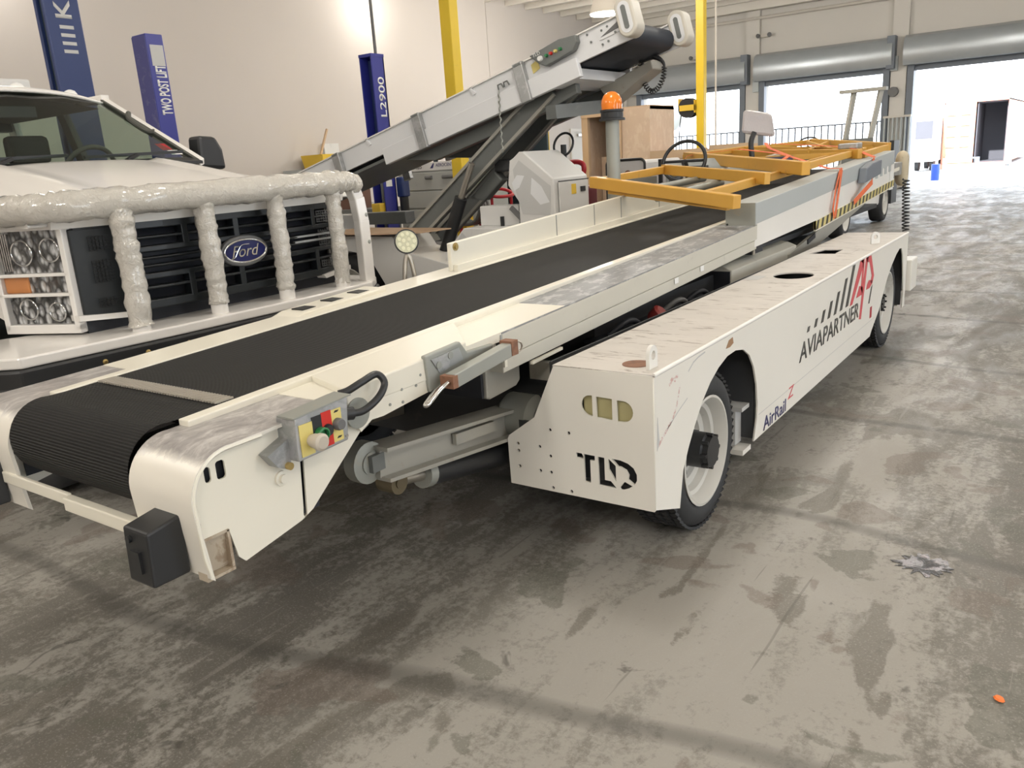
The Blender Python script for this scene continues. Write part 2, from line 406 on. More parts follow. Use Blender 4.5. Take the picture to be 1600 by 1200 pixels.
def wheel(parent, c, axis, R, W, rimr, name='wheel', n=48, hub=None, treads=True):
    """Tyre with rounded shoulders and grooves as a part; rim, hub and lug nuts as its sub-parts. axis points outwards."""
    ax = Vector(axis).normalized(); c = Vector(c)
    t = M()
    prof = [(rimr*.96, -W/2+.02), (rimr+.01, -W/2+.002), (R*.80, -W/2-.008), (R*.93, -W/2+.006), (R*.985, -W/2+.035)]
    gs = (-.28, -.09, .09, .28) if treads else ()
    for g in gs: prof += [(R, W*g-.012), (R-.012, W*g-.008), (R-.012, W*g+.008), (R, W*g+.012)]
    prof += [(R*.985, W/2-.035), (R*.93, W/2-.006), (R*.80, W/2+.008), (rimr+.01, W/2-.002), (rimr*.96, W/2-.02)]
    t.lathe(prof, c, ax, n, False)
    if treads:      # sipes: short raised blocks around the tread
        e = ax.orthogonal().normalized(); g = ax.cross(e)
        for k in range(64):
            a = 2*PI*k/64; rd = e*math.cos(a)+g*math.sin(a); tn = -e*math.sin(a)+g*math.cos(a)
            for q in (-.385, -.185, 0, .185, .385):
                p = c+ax*(W*q)+rd*(R-.0045); t.beam(p-ax*W*.065+tn*.006, p+ax*W*.065-tn*.006, .022, .012, rd)
    w = t.build(name, 'rubber', parent, smooth=40)
    r = M().lathe([(rimr*.95, W/2-.11), (rimr*.97, W/2-.02), (rimr*1.02, W/2-.004), (rimr*1.03, W/2+.004), (rimr*.985, W/2+.006), (rimr*.93, W/2-.015), (rimr*.88, W/2-.05),
                   (rimr*.80, W/2-.055), (rimr*.76, W/2-.085), (rimr*.62, W/2-.09), (rimr*.58, W/2-.115), (rimr*.3, W/2-.12)], c, ax, n)
    r.build('rim', 'rim', w, smooth=30)
    if hub:
        hr, hl = hub
        h = M().lathe([(hr*1.05, W/2-.13), (hr*1.05, W/2-.09), (hr*.92, W/2-.088), (hr*.92, W/2-.09+hl*.75), (hr*.8, W/2-.09+hl*.8), (hr*.8, W/2-.09+hl), (hr*.3, W/2-.09+hl)], c, ax, 28)
        e = ax.orthogonal().normalized(); g = ax.cross(e)
        for k in range(8):
            a = 2*PI*k/8; p = c+(e*math.cos(a)+g*math.sin(a))*hr*.86+ax*(W/2-.09+hl*.74); h.cyl(p, p+ax*.03, hr*.11, 6)
        for k in range(6):
            a = 2*PI*(k+.5)/6; p = c+(e*math.cos(a)+g*math.sin(a))*hr*1.35+ax*(W/2-.12); h.cyl(p, p+ax*.035, hr*.2, 6)
        h.build('hub', 'black', w, smooth=35)
    return w

# ================================================================ camera
cam = bpy.data.cameras.new('camera'); co = bpy.data.objects.new('camera', cam); C.objects.link(co); SC.camera = co
R0, R1, R2 = V(0.81780191, 0.57186725, -0.06455917), V(0.10079287, -0.25277094, -0.96226174), V(-0.56660465, 0.78043238, -0.2643567)
mw = Matrix((( R0.x, -R1.x, -R2.x), (R0.y, -R1.y, -R2.y), (R0.z, -R1.z, -R2.z))).to_4x4(); mw.translation = V(0, 0, 1.6)
co.matrix_world = mw
cam.sensor_width = 36; cam.lens = 1270.5/1600*36; cam.clip_start = .05; cam.clip_end = 300

# ================================================================ setting
def struct(name, mb, m, parent=None, **k):
    o = mb.build(name, m, parent, **k)
    if not parent: o['kind'] = 'structure'
    return o
struct('floor', M().box(-14.9, 9, -9, 28.3, -.2, 0), 'floor')
tag(M().box(-60, 60, 28.3, 110, -.5, -.02).build('ground_outside', 'outground'), kind='structure')
struct('wall_left', M().box(-14.95, -14.72, -9, 20.19, 0, 6.1).box(-14.95, -14.725, 20.22, 28.1, 0, 6.1).box(-14.95, -14.75, 20.19, 20.22, 0, 6.1), 'wall')
wr = plate('wall_right', [(-9, 0), (28.1, 0), (28.1, 6.1), (-9, 6.1)], [[(a, .001), (b, .001), (b, 3.6), (a, 3.6)] for a, b in ((-5, -1), (4, 8), (13, 17))], .2, V(9.1, 0, 0), *YZ, 'wall', None); wr['kind'] = 'structure'  # openings added out of view to let soft daylight in
tag(M().box(9.0, 40, -20, 28.3, -.5, -.02).build('ground_outside', 'outground'), kind='structure')
struct('wall_front', M().box(-14.9, 9.2, -9.2, -9, 0, 6.1), 'wall')
DO = ((-13.73, -10.09), (-9.30, -5.66), (-4.85, -1.2))
wb = plate('wall_back', [(-14.9, 0), (9.2, 0), (9.2, 6.1), (-14.9, 6.1)], [[(a, -.001+.002), (b, .001), (b, 3.55), (a, 3.55)] for a, b in DO], .3, V(0, 28.24, 0), V(1,0,0), V(0,0,1), 'wallback', None)
wb['kind'] = 'structure'
struct('ceiling', M().box(-14.95, 9.2, -9.2, 28.4, 6.1, 6.25), 'ceil')
for k in range(9):          # joists running in from the left wall
    y = 19.2+k*1.02
    struct('trim_%d' % (k+1), M().box(-14.72, -2.0, y-.05, y+.05, 5.95, 6.1), 'ceil')
struct('trim_10', M().box(-14.7, 6, 27.6, 27.85, 5.72, 6.1), 'ceil')
for k, x in enumerate((-9.70, -5.26)):       # piers between the doors
    struct('trim_%d' % (11+k), M().box(x-.22, x+.22, 27.93, 28.1, 0, 6.1), 'wallback')
for k, (a, b) in enumerate(DO):
    d = bpy.data.objects.new('door_%d' % (k+1), None); C.objects.link(d); d.location = ((a+b)/2, 28.0, 0); ROOT[d.name] = V((a+b)/2, 28.0, 0); d['kind'] = 'structure'
    h = M(); prof = [(28.1, 3.56), (27.62, 3.56), (27.55, 3.72), (27.55, 4.12), (27.66, 4.32), (27.85, 4.40), (28.1, 4.40)]
    h.prism([(a-.25, y, z) for y, z in prof], (b-a+.5, 0, 0)); h.build('hood', 'shutter', d, smooth=35)
    M().box(a, b, 27.98, 28.06, 3.42, 3.56).box(a, b, 27.96, 28.08, 3.40, 3.45).build('curtain_edge', 'frame', d)
    M().box(a-.16, a+.02, 27.86, 28.1, 0, 3.56).build('guide', 'frame', d); M().box(b-.02, b+.16, 27.86, 28.1, 0, 3.56).build('guide', 'frame', d)
    M().box(b+.10, b+.32, 27.60, 28.08, 3.50, 4.42).build('end_plate', 'frame', d)
wd = bpy.data.objects.new('door_4', None); C.objects.link(wd); wd.location = (-14.7, 25.1, 0); ROOT[wd.name] = V(-14.7, 25.1, 0); wd['kind'] = 'structure'
M().box(-14.72, -14.68, 24.6, 25.6, 0, 2.4).build('leaf', 'wallback', wd); M().box(-14.72, -14.66, 24.5, 24.6, 0, 2.5).box(-14.72, -14.66, 25.6, 25.7, 0, 2.5).box(-14.72, -14.66, 24.6, 25.6, 2.4, 2.5).build('frame', 'pipe', wd)
M().box(-14.66, -14.60, 25.35, 25.5, 1.0, 1.08).build('handle', 'steel', wd); M().box(-14.66, -14.60, 24.9, 25.4, 2.25, 2.33).build('closer', 'steel', wd)

# ================================================================ light: high-bay lamps, sky outside
w = bpy.data.worlds.new('sky'); SC.world = w; w.use_nodes = True
bg = w.node_tree.nodes['Background']; bg.inputs['Color'].default_value = (.84, .92, 1, 1); bg.inputs['Strength'].default_value = 6.5
def area(name, loc, power, size, col=(1, .955, .89)):
    l = bpy.data.lights.new(name, 'POINT'); l.shadow_soft_size = size; l.energy = power; l.color = col
    o = bpy.data.objects.new(name, l); C.objects.link(o); o.location = loc; return o
for x, y, p in ((-14.0, 6.6, 80), (-14.0, 15.3, 80), (-10.5, -1, 200), (-8.2, -2.5, 330), (-7.6, 9.6, 300), (-8.6, 14.8, 300), (-2.0, -4.2, 560), (-2.4, 4.2, 300), (-2.4, 12, 300), (-2.4, 20.5, 300),
                (3.0, -5.0, 520), (3.4, 4.2, 250), (3.4, 12, 330), (3.4, 20.5, 330), (7.5, 0, 330)):  # unseen lamps behind the camera added and boosted to brighten front faces
    area('high_bay_light', (x, y, 5.3), p*.74, .4)
def pendant(loc):
    t = thing('pendant_lamp', 'bell-shaped high bay lamp hanging from the ceiling above the raised conveyor tip', 'lamp', loc)
    x, y, z = loc
    M().lathe([(.38, 0), (.385, .02), (.30, .28), (.17, .46), (.09, .54), (.06, .60)], loc, (0,0,1), 32).build('lamp_shade', 'pipe', t, smooth=30)
    M().cyl((x, y, z+.6), (x, y, 6.1), .025, 8).build('stem', 'pipe', t)
    M().lathe([(.36, -.03), (.37, -.004)], loc, (0,0,1), 32).build('diffuser', emit('lamp_glow', (1, .96, .88), 9), t, smooth=30)
pendant((-10.25, 19.0, 4.90)); area('high_bay_light', (-10.25, 19.0, 4.5), 500, .3)
sun = bpy.data.lights.new('sun', 'SUN'); sun.energy = 14; sun.angle = .02; so = bpy.data.objects.new('sun', sun); C.objects.link(so); so.rotation_euler = Vector((.12, 1, -.85)).to_track_quat('-Z', 'Y').to_euler()

def puddle_material():
    m = bpy.data.materials.new('wet_patch'); m.use_nodes = True; nt = m.node_tree; b = _bsdf(m)
    n = _noise(nt, _coord(nt, 1), 14, 6, .7, .8)
    nt.links.new(_ramp(nt, n, ((.45, (.05, .05, .05)), (.52, (.30, .30, .31)))), b.inputs['Base Color'])  # pale flecks paint glints into the dark wet colour
    nt.links.new(_ramp(nt, n, ((.45, .35), (.52, .06))), b.inputs['Roughness']); _bump(nt, b, n, .8, .02)
    return m
rp = random.Random(5); pc = V(-.415, 3.17, .0015); pts = []
for k in range(40):
    a = 2*PI*k/40; r = .5+.5*rp.random(); pts.append(pc+V(.11*r*math.cos(a)-.03*math.sin(a)*r, .10*r*math.sin(a)+.03*r*math.cos(a), 0))
tag(M().prism(pts, (0, 0, .0012)).build('puddle', puddle_material()), 'small glinting wet patch on the concrete to the right of the front wheel', 'puddle')

# ================================================================ steel columns, conduit, wall fittings
def column(y, label):
    t = thing('steel_column', label, 'column', (-7.35, y, 0))
    M().box(-7.44, -7.26, y-.09, y+.09, 0, 6.1).build('shaft', 'poley', t, bevel=.012)
    M().box(-7.62, -7.08, y-.27, y+.27, 0, .03).build('base_plate', 'poley', t)
    return t
column(9.25, 'yellow square steel column behind the raised conveyor')
column(17.9, 'yellow square steel column with the hose reel, in front of the far shutters')
t = thing('hose_reel', 'black hose reel on a yellow bracket fixed to the yellow column', 'hose reel', (-7.48, 17.9, 2.47))
M().lathe([(.21, -.11), (.21, -.09), (.10, -.085), (.10, .085), (.21, .09), (.21, .11)], (-7.64, 17.9, 2.47), (0,1,0), 28).build('drum', 'black', t, smooth=30)
M().lathe([(.16, -.08), (.17, 0), (.16, .08)], (-7.64, 17.9, 2.47), (0,1,0), 24).build('hose', 'rubber', t, smooth=30)
M().box(-7.80, -7.44, 17.74, 17.76, 2.41, 2.53).box(-7.80, -7.44, 18.04, 18.06, 2.41, 2.53).box(-7.46, -7.44, 17.74, 18.06, 2.36, 2.62).box(-7.86, -7.82, 17.80, 18.0, 2.50, 2.68).build('bracket', 'yellow', t)
M().tube(smoothpath([(-7.80, 17.9, 2.45), (-7.86, 17.9, 2.1), (-7.88, 17.9, 1.6), (-7.86, 17.9, .9)]), .012, 8).build('hose_end', 'rubber', t)
tag(M().tube([(-7.02, 17.9, 6.1), (-7.02, 17.9, 0.0)], .022, 8).build('conduit', 'pipe'), 'thin vertical grey conduit beside the yellow column with the hose reel', 'pipe')
tag(M().tube([(-14.2, 27.9, 5.5), (-2, 27.9, 5.5)], .05, 10).build('sprinkler_pipe', 'pipe'), 'long horizontal white pipe high on the shutter wall', 'pipe')
tag(M().tube([(-14.35, 27.9, 6.1), (-14.35, 27.9, .0)], .07, 10).build('downpipe', 'pipe'), 'white vertical downpipe in the corner beside the leftmost shutter', 'pipe')
for x, z, lab in ((-9.55, 3.45, 'dark'), (-5.38, 3.65, 'blue grey')):
    tag(M().box(x-.1, x+.1, 27.8, 27.93, z-.2, z+.2).build('switch_box', 'guard'), '%s switch box on the pier %s' % (lab, 'left of the middle shutter' if x < -9 else 'between the two right shutters'), 'switch box')
tag(M().cyl((-5.36, 27.93, 2.85), (-5.36, 27.75, 2.85), .14, 18).build('alarm_bell', 'cap_grey', smooth=30), 'small round grey bell on the pier above the folded gate', 'bell')
for x, z in ((-9.3, 4.95), (-11.6, 4.55)):
    t = thing('wall_light', 'twin-headed emergency light %s' % ('on the wall above the middle shutter' if x > -10 else 'drop cord fitting above the leftmost shutter'), 'light', (x, 27.95, z))
    M().box(x-.12, x+.12, 27.85, 28.08, z-.05, z+.05).build('housing', 'pipe', t)
    for s in (-1, 1): M().lathe([(.03, 0), (.07, .08), (.07, .1)], (x+s*.16, 27.86, z+.02), (s*.3, -1, -.3), 14).build('lamp_head', 'cap_grey', t, smooth=30)
t = thing('folding_gate', 'grey folding metal gate stacked against the pier beside the open right doorway', 'gate', (-5.2, 27.7, 0))
for k in range(7): M().box(-5.55+k*.115, -5.505+k*.115, 27.66, 27.72, .1, 2.12).build('bar', 'guard', t)
M().box(-5.57, -4.8, 27.64, 27.74, 2.10, 2.16).box(-5.57, -4.8, 27.64, 27.74, .06, .12).build('rail', 'pipe', t)
tag(M().box(-14.72, -14.62, 13.45, 13.9, 1.85, 2.25).build('wall_box', 'graybody'), 'pale box with a green light on the warm left wall', 'box')
t = thing('storage_bin', 'orange bin on the shelf below the warm left wall', 'bin', (-14.2, 13.0, 1.7))
M().prism([(-14.5, 12.7, 1.7), (-13.9, 12.7, 1.7), (-13.85, 12.66, 2.0), (-14.55, 12.66, 2.0)], (0, .7, 0)).build('body', 'yellow', t)
tag(M().beam((-14.3, 12.9, 1.75), (-14.3, 13.3, 2.55), .04, .04).build('broom_handle', 'wood'), 'wooden broom handle leaning out of the orange bin', 'broom')
t = thing('storage_rack', 'low steel rack under the orange bin by the left wall', 'rack', (-14.2, 13.2, 0))
M().box(-14.65, -13.8, 12.2, 14.4, 1.62, 1.70).build('shelf', 'guard', t); M().box(-14.65, -13.8, 12.2, 14.4, .8, .86).build('shelf', 'guard', t)
for a in (-14.6, -13.85):
    for b in (12.25, 14.35): M().box(a-.04, a+.04, b-.04, b+.04, 0, 1.66).build('post', 'guard', t)

# ================================================================ lift posts
def lift_post(x0, x1, y0, y1, h, m, label, name='lift_post', web=None):
    """Channel-section lift column, open side towards -X, on a floor plate."""
    t = thing(name, label, 'vehicle lift', ((x0+x1)/2, (y0+y1)/2, 0))
    M().box(x0-.12, x1+.12, y0-.12, y1+.12, 0, .03).build('base_plate', m, t)
    return t
t = lift_post(-10.19, -9.893, 6.37, 6.61, 3.42, 'blue', 'blue lift post lettered TWO POST LIFT beside the white truck cab')
M().box(-10.19, -9.893, 6.37, 6.612, 0, 3.42).build('post', 'blue', t, bevel=.012)
M().box(-10.185, -9.90, 6.364, 6.37, .01, 3.40).build('side_face', 'bluelight', t)
text('lettering', 'TWO POST LIFT', V(-9.892, 6.585, 2.45), V(0,0,1), V(0,-1,0), .60, .15, 'paper', t, bold=.03)
M().box(-9.893, -9.889, 6.41, 6.59, 3.04, 3.29).build('sticker', 'graypatch', t)
t = lift_post(-8.1, -7.92, 4.15, 4.48, 4.4, 'navy', 'tall navy lift post behind the white truck roof')
M().box(-7.97, -7.92, 4.15, 4.48, 0, 4.6).box(-8.1, -7.97, 4.44, 4.48, 0, 4.6).box(-8.1, -8.06, 4.15, 4.44, 0, 4.6).build('post', 'navy', t, bevel=.012); M().box(-8.06, -7.97, 4.19, 4.44, 0, 4.58).build('channel', 'teal', t)
text('lettering', 'K', V(-7.919, 4.39, 3.12), V(0,0,1), V(0,-1,0), .16, .15, 'graypatch', t, bold=.02)
for k in range(4): M().box(-7.92, -7.917, 4.26, 4.39, 2.82+k*.07, 2.85+k*.07).build('sticker', 'graypatch', t)
t = lift_post(-8.456, -8.226, 8.6, 8.84, 3.12, 'blue', 'blue lift post lettered L2900 behind the raised conveyor')
b = M().box(-8.246, -8.226, 8.6, 8.84, 0, 3.1).box(-8.456, -8.226, 8.82, 8.84, 0, 3.1).box(-8.456, -8.436, 8.6, 8.84, 0, 3.1).box(-8.46, -8.222, 8.596, 8.844, 3.08, 3.12)
b.build('post', 'blue', t)
M().box(-8.43, -8.25, 8.74, 8.80, .1, 3.05).build('carriage', 'navy', t)
M().tube([(-8.34, 8.69, .3), (-8.34, 8.69, 2.0)], .035, 10).build('hydraulic_ram', 'armdark', t)
text('lettering', 'L2900', V(-8.225, 8.80, 2.30), V(0,0,1), V(0,-1,0), .52, .12, 'paper', t, bold=.012)
for k in range(5): M().box(-8.226, -8.222, 8.64, 8.76, 1.36+k*.11, 1.45+k*.11).build('warning_label', 'paper', t)
M().box(-8.235, -8.10, 8.846, 8.99, 1.20, 1.48).build('motor', 'navy', t, bevel=.02); M().cyl((-8.17, 8.92, 1.0), (-8.17, 8.92, 1.2), .065, 16).build('pump', 'black', t, smooth=30)
M().box(-8.42, -8.26, 8.5, 8.64, 1.0, 1.14).build('arm_pad', 'yellow', t, bevel=.01)
M().tube([(-8.25, 8.72, 3.12), (-8.25, 8.72, 6.07)], .022, 8).build('hydraulic_line', 'cap_grey', t)
M().beam((-8.9, 8.35, .94), (-7.3, 8.05, .98), .16, .16).build('swing_arm', 'armdark', t, bevel=.01)

# ================================================================ equipment behind the raised conveyor
t = thing('ground_power_cabinet', 'grey panelled equipment cabinet numbered 7485 behind the blue lift post', 'cabinet', (-8.8, 10.9, 0))
M().box(-9.72, -8.1, 10.52, 11.4, .25, 1.66).build('body', 'gse', t)
M().box(-9.72, -8.1, 10.5, 10.52, 1.53, 1.66).build('name_panel', 'graybody', t)
for z0, z1 in ((1.22, 1.50), (.93, 1.20), (.62, .90)): M().box(-9.62, -8.2, 10.495, 10.52, z0, z1).build('panel', 'gse', t, bevel=.008)
for k in range(4): M().cyl((-9.45+k*.36, 10.497, 1.42), (-9.45+k*.5, 10.48, 1.42), .03, 10).build('latch', 'cap_grey', t)
text('lettering', '7485', V(-9.36, 10.498, 1.565), V(1,0,0), V(0,0,1), .20, .065, 'greylogo', t)
text('lettering', 'AEROCENTURY', V(-8.86, 10.498, 1.585), V(1,0,0), V(0,0,1), .5, .05, 'bluelogo', t)
M().prism([(-8.98, 10.497, 1.565), (-8.92, 10.497, 1.565), (-8.89, 10.497, 1.64), (-8.91, 10.497, 1.64)], (0, -.003, 0)).build('logo', 'bluelogo', t)
for a in (-9.5, -8.3):
    for b in (10.7, 11.2): M().cyl((a, b-.06, .14), (a, b+.06, .14), .14, 16).build('wheel', 'rubber', t, smooth=30)
t = thing('parts_rack', 'dark teal storage rack behind the grey panelled cabinet', 'rack', (-8.8, 12.2, 0))
for z in (.8, 1.5, 2.12): M().box(-10, -8.0, 11.8, 12.6, z, z+.06).build('shelf', 'teal', t)
M().box(-10, -8.0, 12.55, 12.6, 0, 2.3).build('back_panel', 'teal', t)
for a in (-9.97, -8.03): M().box(a-.03, a+.03, 11.8, 11.86, 0, 2.35).build('post', 'teal', t)
tag(M().box(-9.6, -8.6, 11.85, 12.4, 1.56, 1.80).build('storage_box', 'gse', bevel=.02), 'flat grey box on the dark teal rack', 'box')
tag(M().box(-9.3, -8.8, 11.85, 12.3, .86, 1.2).build('storage_box', 'card', bevel=.01), 'brown carton on the lower shelf of the dark teal rack', 'box')
# low bench with cartons seen through the bull bar
t = thing('work_bench', 'dark work bench beyond the truck bull bar', 'bench', (-9.8, 9.2, 0))
M().box(-10.8, -8.7, 8.9, 9.5, .98, 1.04).build('worktop', 'armdark', t, bevel=.005)
for a in (-10.7, -8.8):
    for b in (8.97, 9.43): M().box(a-.03, a+.03, b-.03, b+.03, 0, .98).build('leg', 'armdark', t)
tag(M().box(-10.5, -9.3, 9.0, 9.4, 1.04, 1.46).build('carton', mat('brown_carton', (.16, .085, .06), .8)), 'dark brown carton on the bench, seen through the bull bar', 'box')
tag(M().box(-10.2, -9.5, 9.05, 9.35, 1.46, 1.62).build('carton', 'card', bevel=.01), 'small tan carton stacked on the dark brown carton', 'box')

# red hose cart
t = thing('hose_cart', 'red tubular cart carrying coiled cables, between the conveyor arms and grey cabinet', 'cart', (-6.85, 9.0, 0))
M().tube(smoothpath([(-7.25, 8.75, 1.20), (-6.7, 8.75, 1.24), (-6.45, 8.8, 1.16), (-6.45, 9.2, 1.16), (-6.7, 9.25, 1.24), (-7.25, 9.25, 1.20), (-7.3, 9.0, 1.19)]), .022, 8).build('handrail', 'red', t, smooth=30)
for a in (-7.05, -6.5):
    for b in (8.78, 9.22): M().tube([(a, b, .35), (a, b, 1.2)], .02, 8).build('upright', 'red', t)
M().box(-7.25, -6.35, 8.75, 9.25, .35, .42).build('deck', 'red', t); M().box(-6.7, -6.38, 8.8, 9.2, .42, .98).build('tank', 'red', t, bevel=.04)
for a in (-7.1, -6.5):
    for b in (8.72, 9.28): M().cyl((a, b-.04, .17), (a, b+.04, .17), .17, 18).build('wheel', 'rubber', t, smooth=30)
for k in range(4):
    tag(M().tube([(-7.0+.22*math.cos(q*PI/16)*1.0, 8.86+k*.07, 1.0-.0+.20*math.sin(q*PI/16)) for q in range(32)], .026, 8, True).build('cable_coil', 'armdark', smooth=40),
        'dark cable coil hanging on the red cart', 'cable', 'cable coils on the red cart')
t = thing('tow_bar', 'red tubular tow bar sticking up beside the light grey cabinet', 'tow bar', (-4.75, 8.0, 0))
M().tube(smoothpath([(-4.95, 8.0, 0), (-4.95, 8.0, 1.2), (-4.93, 8.0, 1.50), (-4.82, 8.0, 1.54), (-4.68, 8.0, 1.53), (-4.64, 8.0, 1.45), (-4.70, 8.0, 1.2), (-4.70, 8.0, 0)]), .028, 10).build('bar', 'red', t, smooth=30)
M().box(-5.05, -4.6, 7.9, 8.1, 0, .04).build('foot', 'red', t)
# yellow gantry cart
t = thing('platform_cart', 'yellow framed cart parked behind the raised conveyor arms', 'cart', (-9.9, 14.2, 0))
M().box(-10.9, -8.95, 13.95, 14.05, 1.78, 2.10).build('side_board', 'poley', t)
for a in (-10.85, -9.0): M().box(a-.07, a+.07, 13.95, 14.09, .3, 2.1).build('post', 'poley', t)
M().box(-10.9, -8.95, 13.9, 15.2, .35, .5).build('deck', 'poley', t)
for a in (-10.6, -9.3):
    for b in (13.95, 15.1): M().cyl((a, b-.06, .2), (a, b+.06, .2), .2, 18).build('wheel', 'rubber', t, smooth=30)
M().tube([(-9.5+.27*math.cos(q*PI/14), 13.6+.1*math.sin(q*PI/14), 1.80+.22*math.sin(q*PI/14)) for q in range(28)], .02, 8, True).build('steering_wheel', 'black', t, smooth=40)
M().tube([(-9.5, 13.65, 1.8), (-9.5, 13.95, .5)], .03, 8).build('steering_column', 'black', t)
# OSB crate: open front, framed in lumber
t = thing('shipping_crate', 'tall open wooden crate of strand board behind the amber beacon', 'crate', (-8.1, 15.8, 0))
M().box(-8.86, -8.80, 15.3, 16.4, 0, 2.46).build('side_panel', 'osb', t); M().box(-8.86, -7.34, 16.36, 16.42, 0, 2.46).build('back_panel', 'osb', t)
M().box(-7.95, -7.34, 15.28, 15.34, 0, 2.46).build('front_panel', 'osb', t); M().box(-7.40, -7.34, 15.34, 16.36, 0, 2.46).build('side_panel', 'osb', t)
M().box(-8.86, -7.34, 15.3, 16.42, 2.40, 2.48).build('top_panel', 'wood', t); M().box(-8.86, -7.34, 15.3, 16.42, 0, .12).build('floor_panel', 'wood', t)
for a, b in ((-8.86, -8.72), (-8.10, -7.96)): M().box(a, b, 15.24, 15.34, 0, 2.46).build('frame_post', 'wood', t)
M().box(-8.86, -7.9, 15.22, 15.30, 2.34, 2.48).build('frame_rail', 'wood', t)
M().box(-8.78, -8.25, 15.9, 15.95, .12, 1.55).build('inner_panel', 'osb', t)
tag(M().box(-8.2, -8.02, 15.5, 15.8, .12, 1.75).build('sheet_panel', 'wood'), 'narrow board standing inside the tall open crate', 'board')
t = thing('shipping_crate', 'low wooden crate beside the tall strand board crate', 'crate', (-6.95, 15.6, 0))
M().box(-7.3, -6.2, 15.3, 16.1, 0, 1.58).build('body', 'osb', t); M().box(-7.34, -6.16, 15.26, 15.30, 1.44, 1.60).build('frame_rail', 'wood', t); M().box(-7.34, -6.16, 15.26, 15.3, 0, .14).build('frame_rail', 'wood', t)
t = thing('shipping_crate', 'smaller tan crate right of the low wooden crate, under the fence', 'crate', (-5.6, 15.6, 0))
M().box(-6.1, -5.4, 15.3, 15.9, 0, 1.62).build('body', 'card', t); M().box(-6.12, -5.38, 15.28, 15.32, 1.5, 1.64).build('frame_rail', 'wood', t)
# white ground-power cart behind the beacon post
t = thing('service_cart', 'white cabinet cart with black edging behind the beacon post', 'cart', (-4.7, 9.6, 0))
plate('front_panel', rrect(-5.05, -4.53, .55, 1.52, .06), [], .05, V(0, 9.3, 0), V(1,0,0), V(0,0,1), 'graybody', t)
M().tube([(x, 9.27, z) for x, z in rrect(-5.05, -4.53, .55, 1.52, .06)], .016, 8, True).build('edging', 'black', t, smooth=40)
M().box(-5.0, -4.56, 9.33, 10.4, .4, 1.50).build('body', 'graybody', t, bevel=.03)
M().lathe([(.045, 0), (.045, .004)], (-4.76, 9.272, 1.35), (0,-1,0), 14).build('emblem', 'rust', t)
for a in (-4.95, -4.6):
    for b in (9.5, 10.2): M().cyl((a-.04, b, .2), (a+.04, b, .2), .2, 16).build('wheel', 'rubber', t, smooth=30)
t = thing('parts_trolley', 'pale trolley with wrapped bundles right of the white cabinet cart', 'trolley', (-4.25, 9.9, 0))
M().box(-4.46, -4.0, 9.5, 10.6, 1.15, 1.22).build('shelf', 'graybody', t); M().box(-4.46, -4.0, 9.5, 10.6, .5, .56).build('shelf', 'graybody', t)
for a in (-4.44, -4.02):
    for b in (9.52, 10.58): M().box(a-.02, a+.02, b-.02, b+.02, 0, 1.5).build('post', 'black', t)
tag(M().box(-4.4, -4.08, 9.6, 10.3, 1.22, 1.45).build('wrapped_bundle', mat('lilac_wrap', (.55, .50, .58), .4), bevel=.05), 'lilac wrapped bundle on the pale trolley', 'bundle')
tag(M().box(-4.4, -4.08, 9.6, 10.3, .56, .85).build('wrapped_bundle', 'card', bevel=.05), 'tan carton on the lower shelf of the pale trolley', 'bundle')
t = thing('hand_truck', 'dark red machine low beside the beacon post', 'machine', (-5.6, 9.0, 0))
M().box(-5.9, -5.2, 8.9, 9.3, .5, 1.24).build('body', mat('maroon', (.16, .012, .02), .5), t, bevel=.04); M().tube([(-5.8, 8.88, 1.25), (-5.3, 8.88, 1.32)], .05, 10).build('cylinder', 'black', t)
for a in (-5.8, -5.3): M().cyl((a, 9.0, .25), (a, 9.2, .25), .25, 18).build('wheel', 'rubber', t, smooth=30)
t = thing('pallet', 'brown wooden pallet on a black drum beside the light grey cabinet', 'pallet', (-4.0, 7.5, .82))
for k in range(5): M().box(-4.3, -3.6, 7.2+k*.13, 7.29+k*.13, .93, .96).build('deck_board', 'wood', t)
for k in range(3): M().box(-4.3+k*.3, -4.2+k*.3, 7.2, 7.81, .82, .93).build('stringer', 'wood', t)
t2 = thing('drum', 'black drum under the brown pallet', 'drum', (-3.95, 7.5, 0))
M().lathe([(.28, 0), (.29, .02), (.28, .27), (.295, .28), (.28, .29), (.28, .55), (.295, .56), (.28, .57), (.28, .80), (.29, .82)], (-3.95, 7.5, 0), (0,0,1), 28).build('shell', 'black', t2, smooth=30)

# ================================================================ white tractor far behind, with roll frame
t = thing('tow_tractor', 'white tow tractor with a roll frame parked beyond the belt loader', 'tractor', (-4.4, 15.4, 0))
M().prism([(-5.3, 12.9, .30), (-5.3, 12.9, .95), (-5.3, 16.2, 1.05), (-5.3, 17.9, 1.05), (-5.3, 18.1, .35)], (1.9, 0, 0)).build('body', 'white', t, bevel=.04)
for y in (14.25, 17.25):
    wheel(t, (-3.48, y, .36), (1,0,0), .36, .24, .23, treads=False); wheel(t, (-5.22, y, .36), (-1,0,0), .36, .24, .23, treads=False)
f = M()
for a, b in ((-4.15, -4.06), (-3.72, -3.58)):
    f.beam((a, 17.0, 1.05), (b+.06, 17.2, 2.44), .07, .09)
f.build('roll_frame', 'arm', t, bevel=.01); M().box(-4.25, -3.42, 17.1, 17.3, 2.42, 2.48).build('roof_bar', 'arm', t)
plate('mount_plate', [(-4.2, 1.05), (-3.55, 1.05), (-3.58, 1.58), (-4.14, 1.58)], [circ(-4.0, 1.42, .07, 14, .05), rrect(-3.85, -3.65, 1.40, 1.46, .02, 3)], .05, V(0, 17.0, 0), V(1,0,0), V(0,0,1), 'armdark', t)
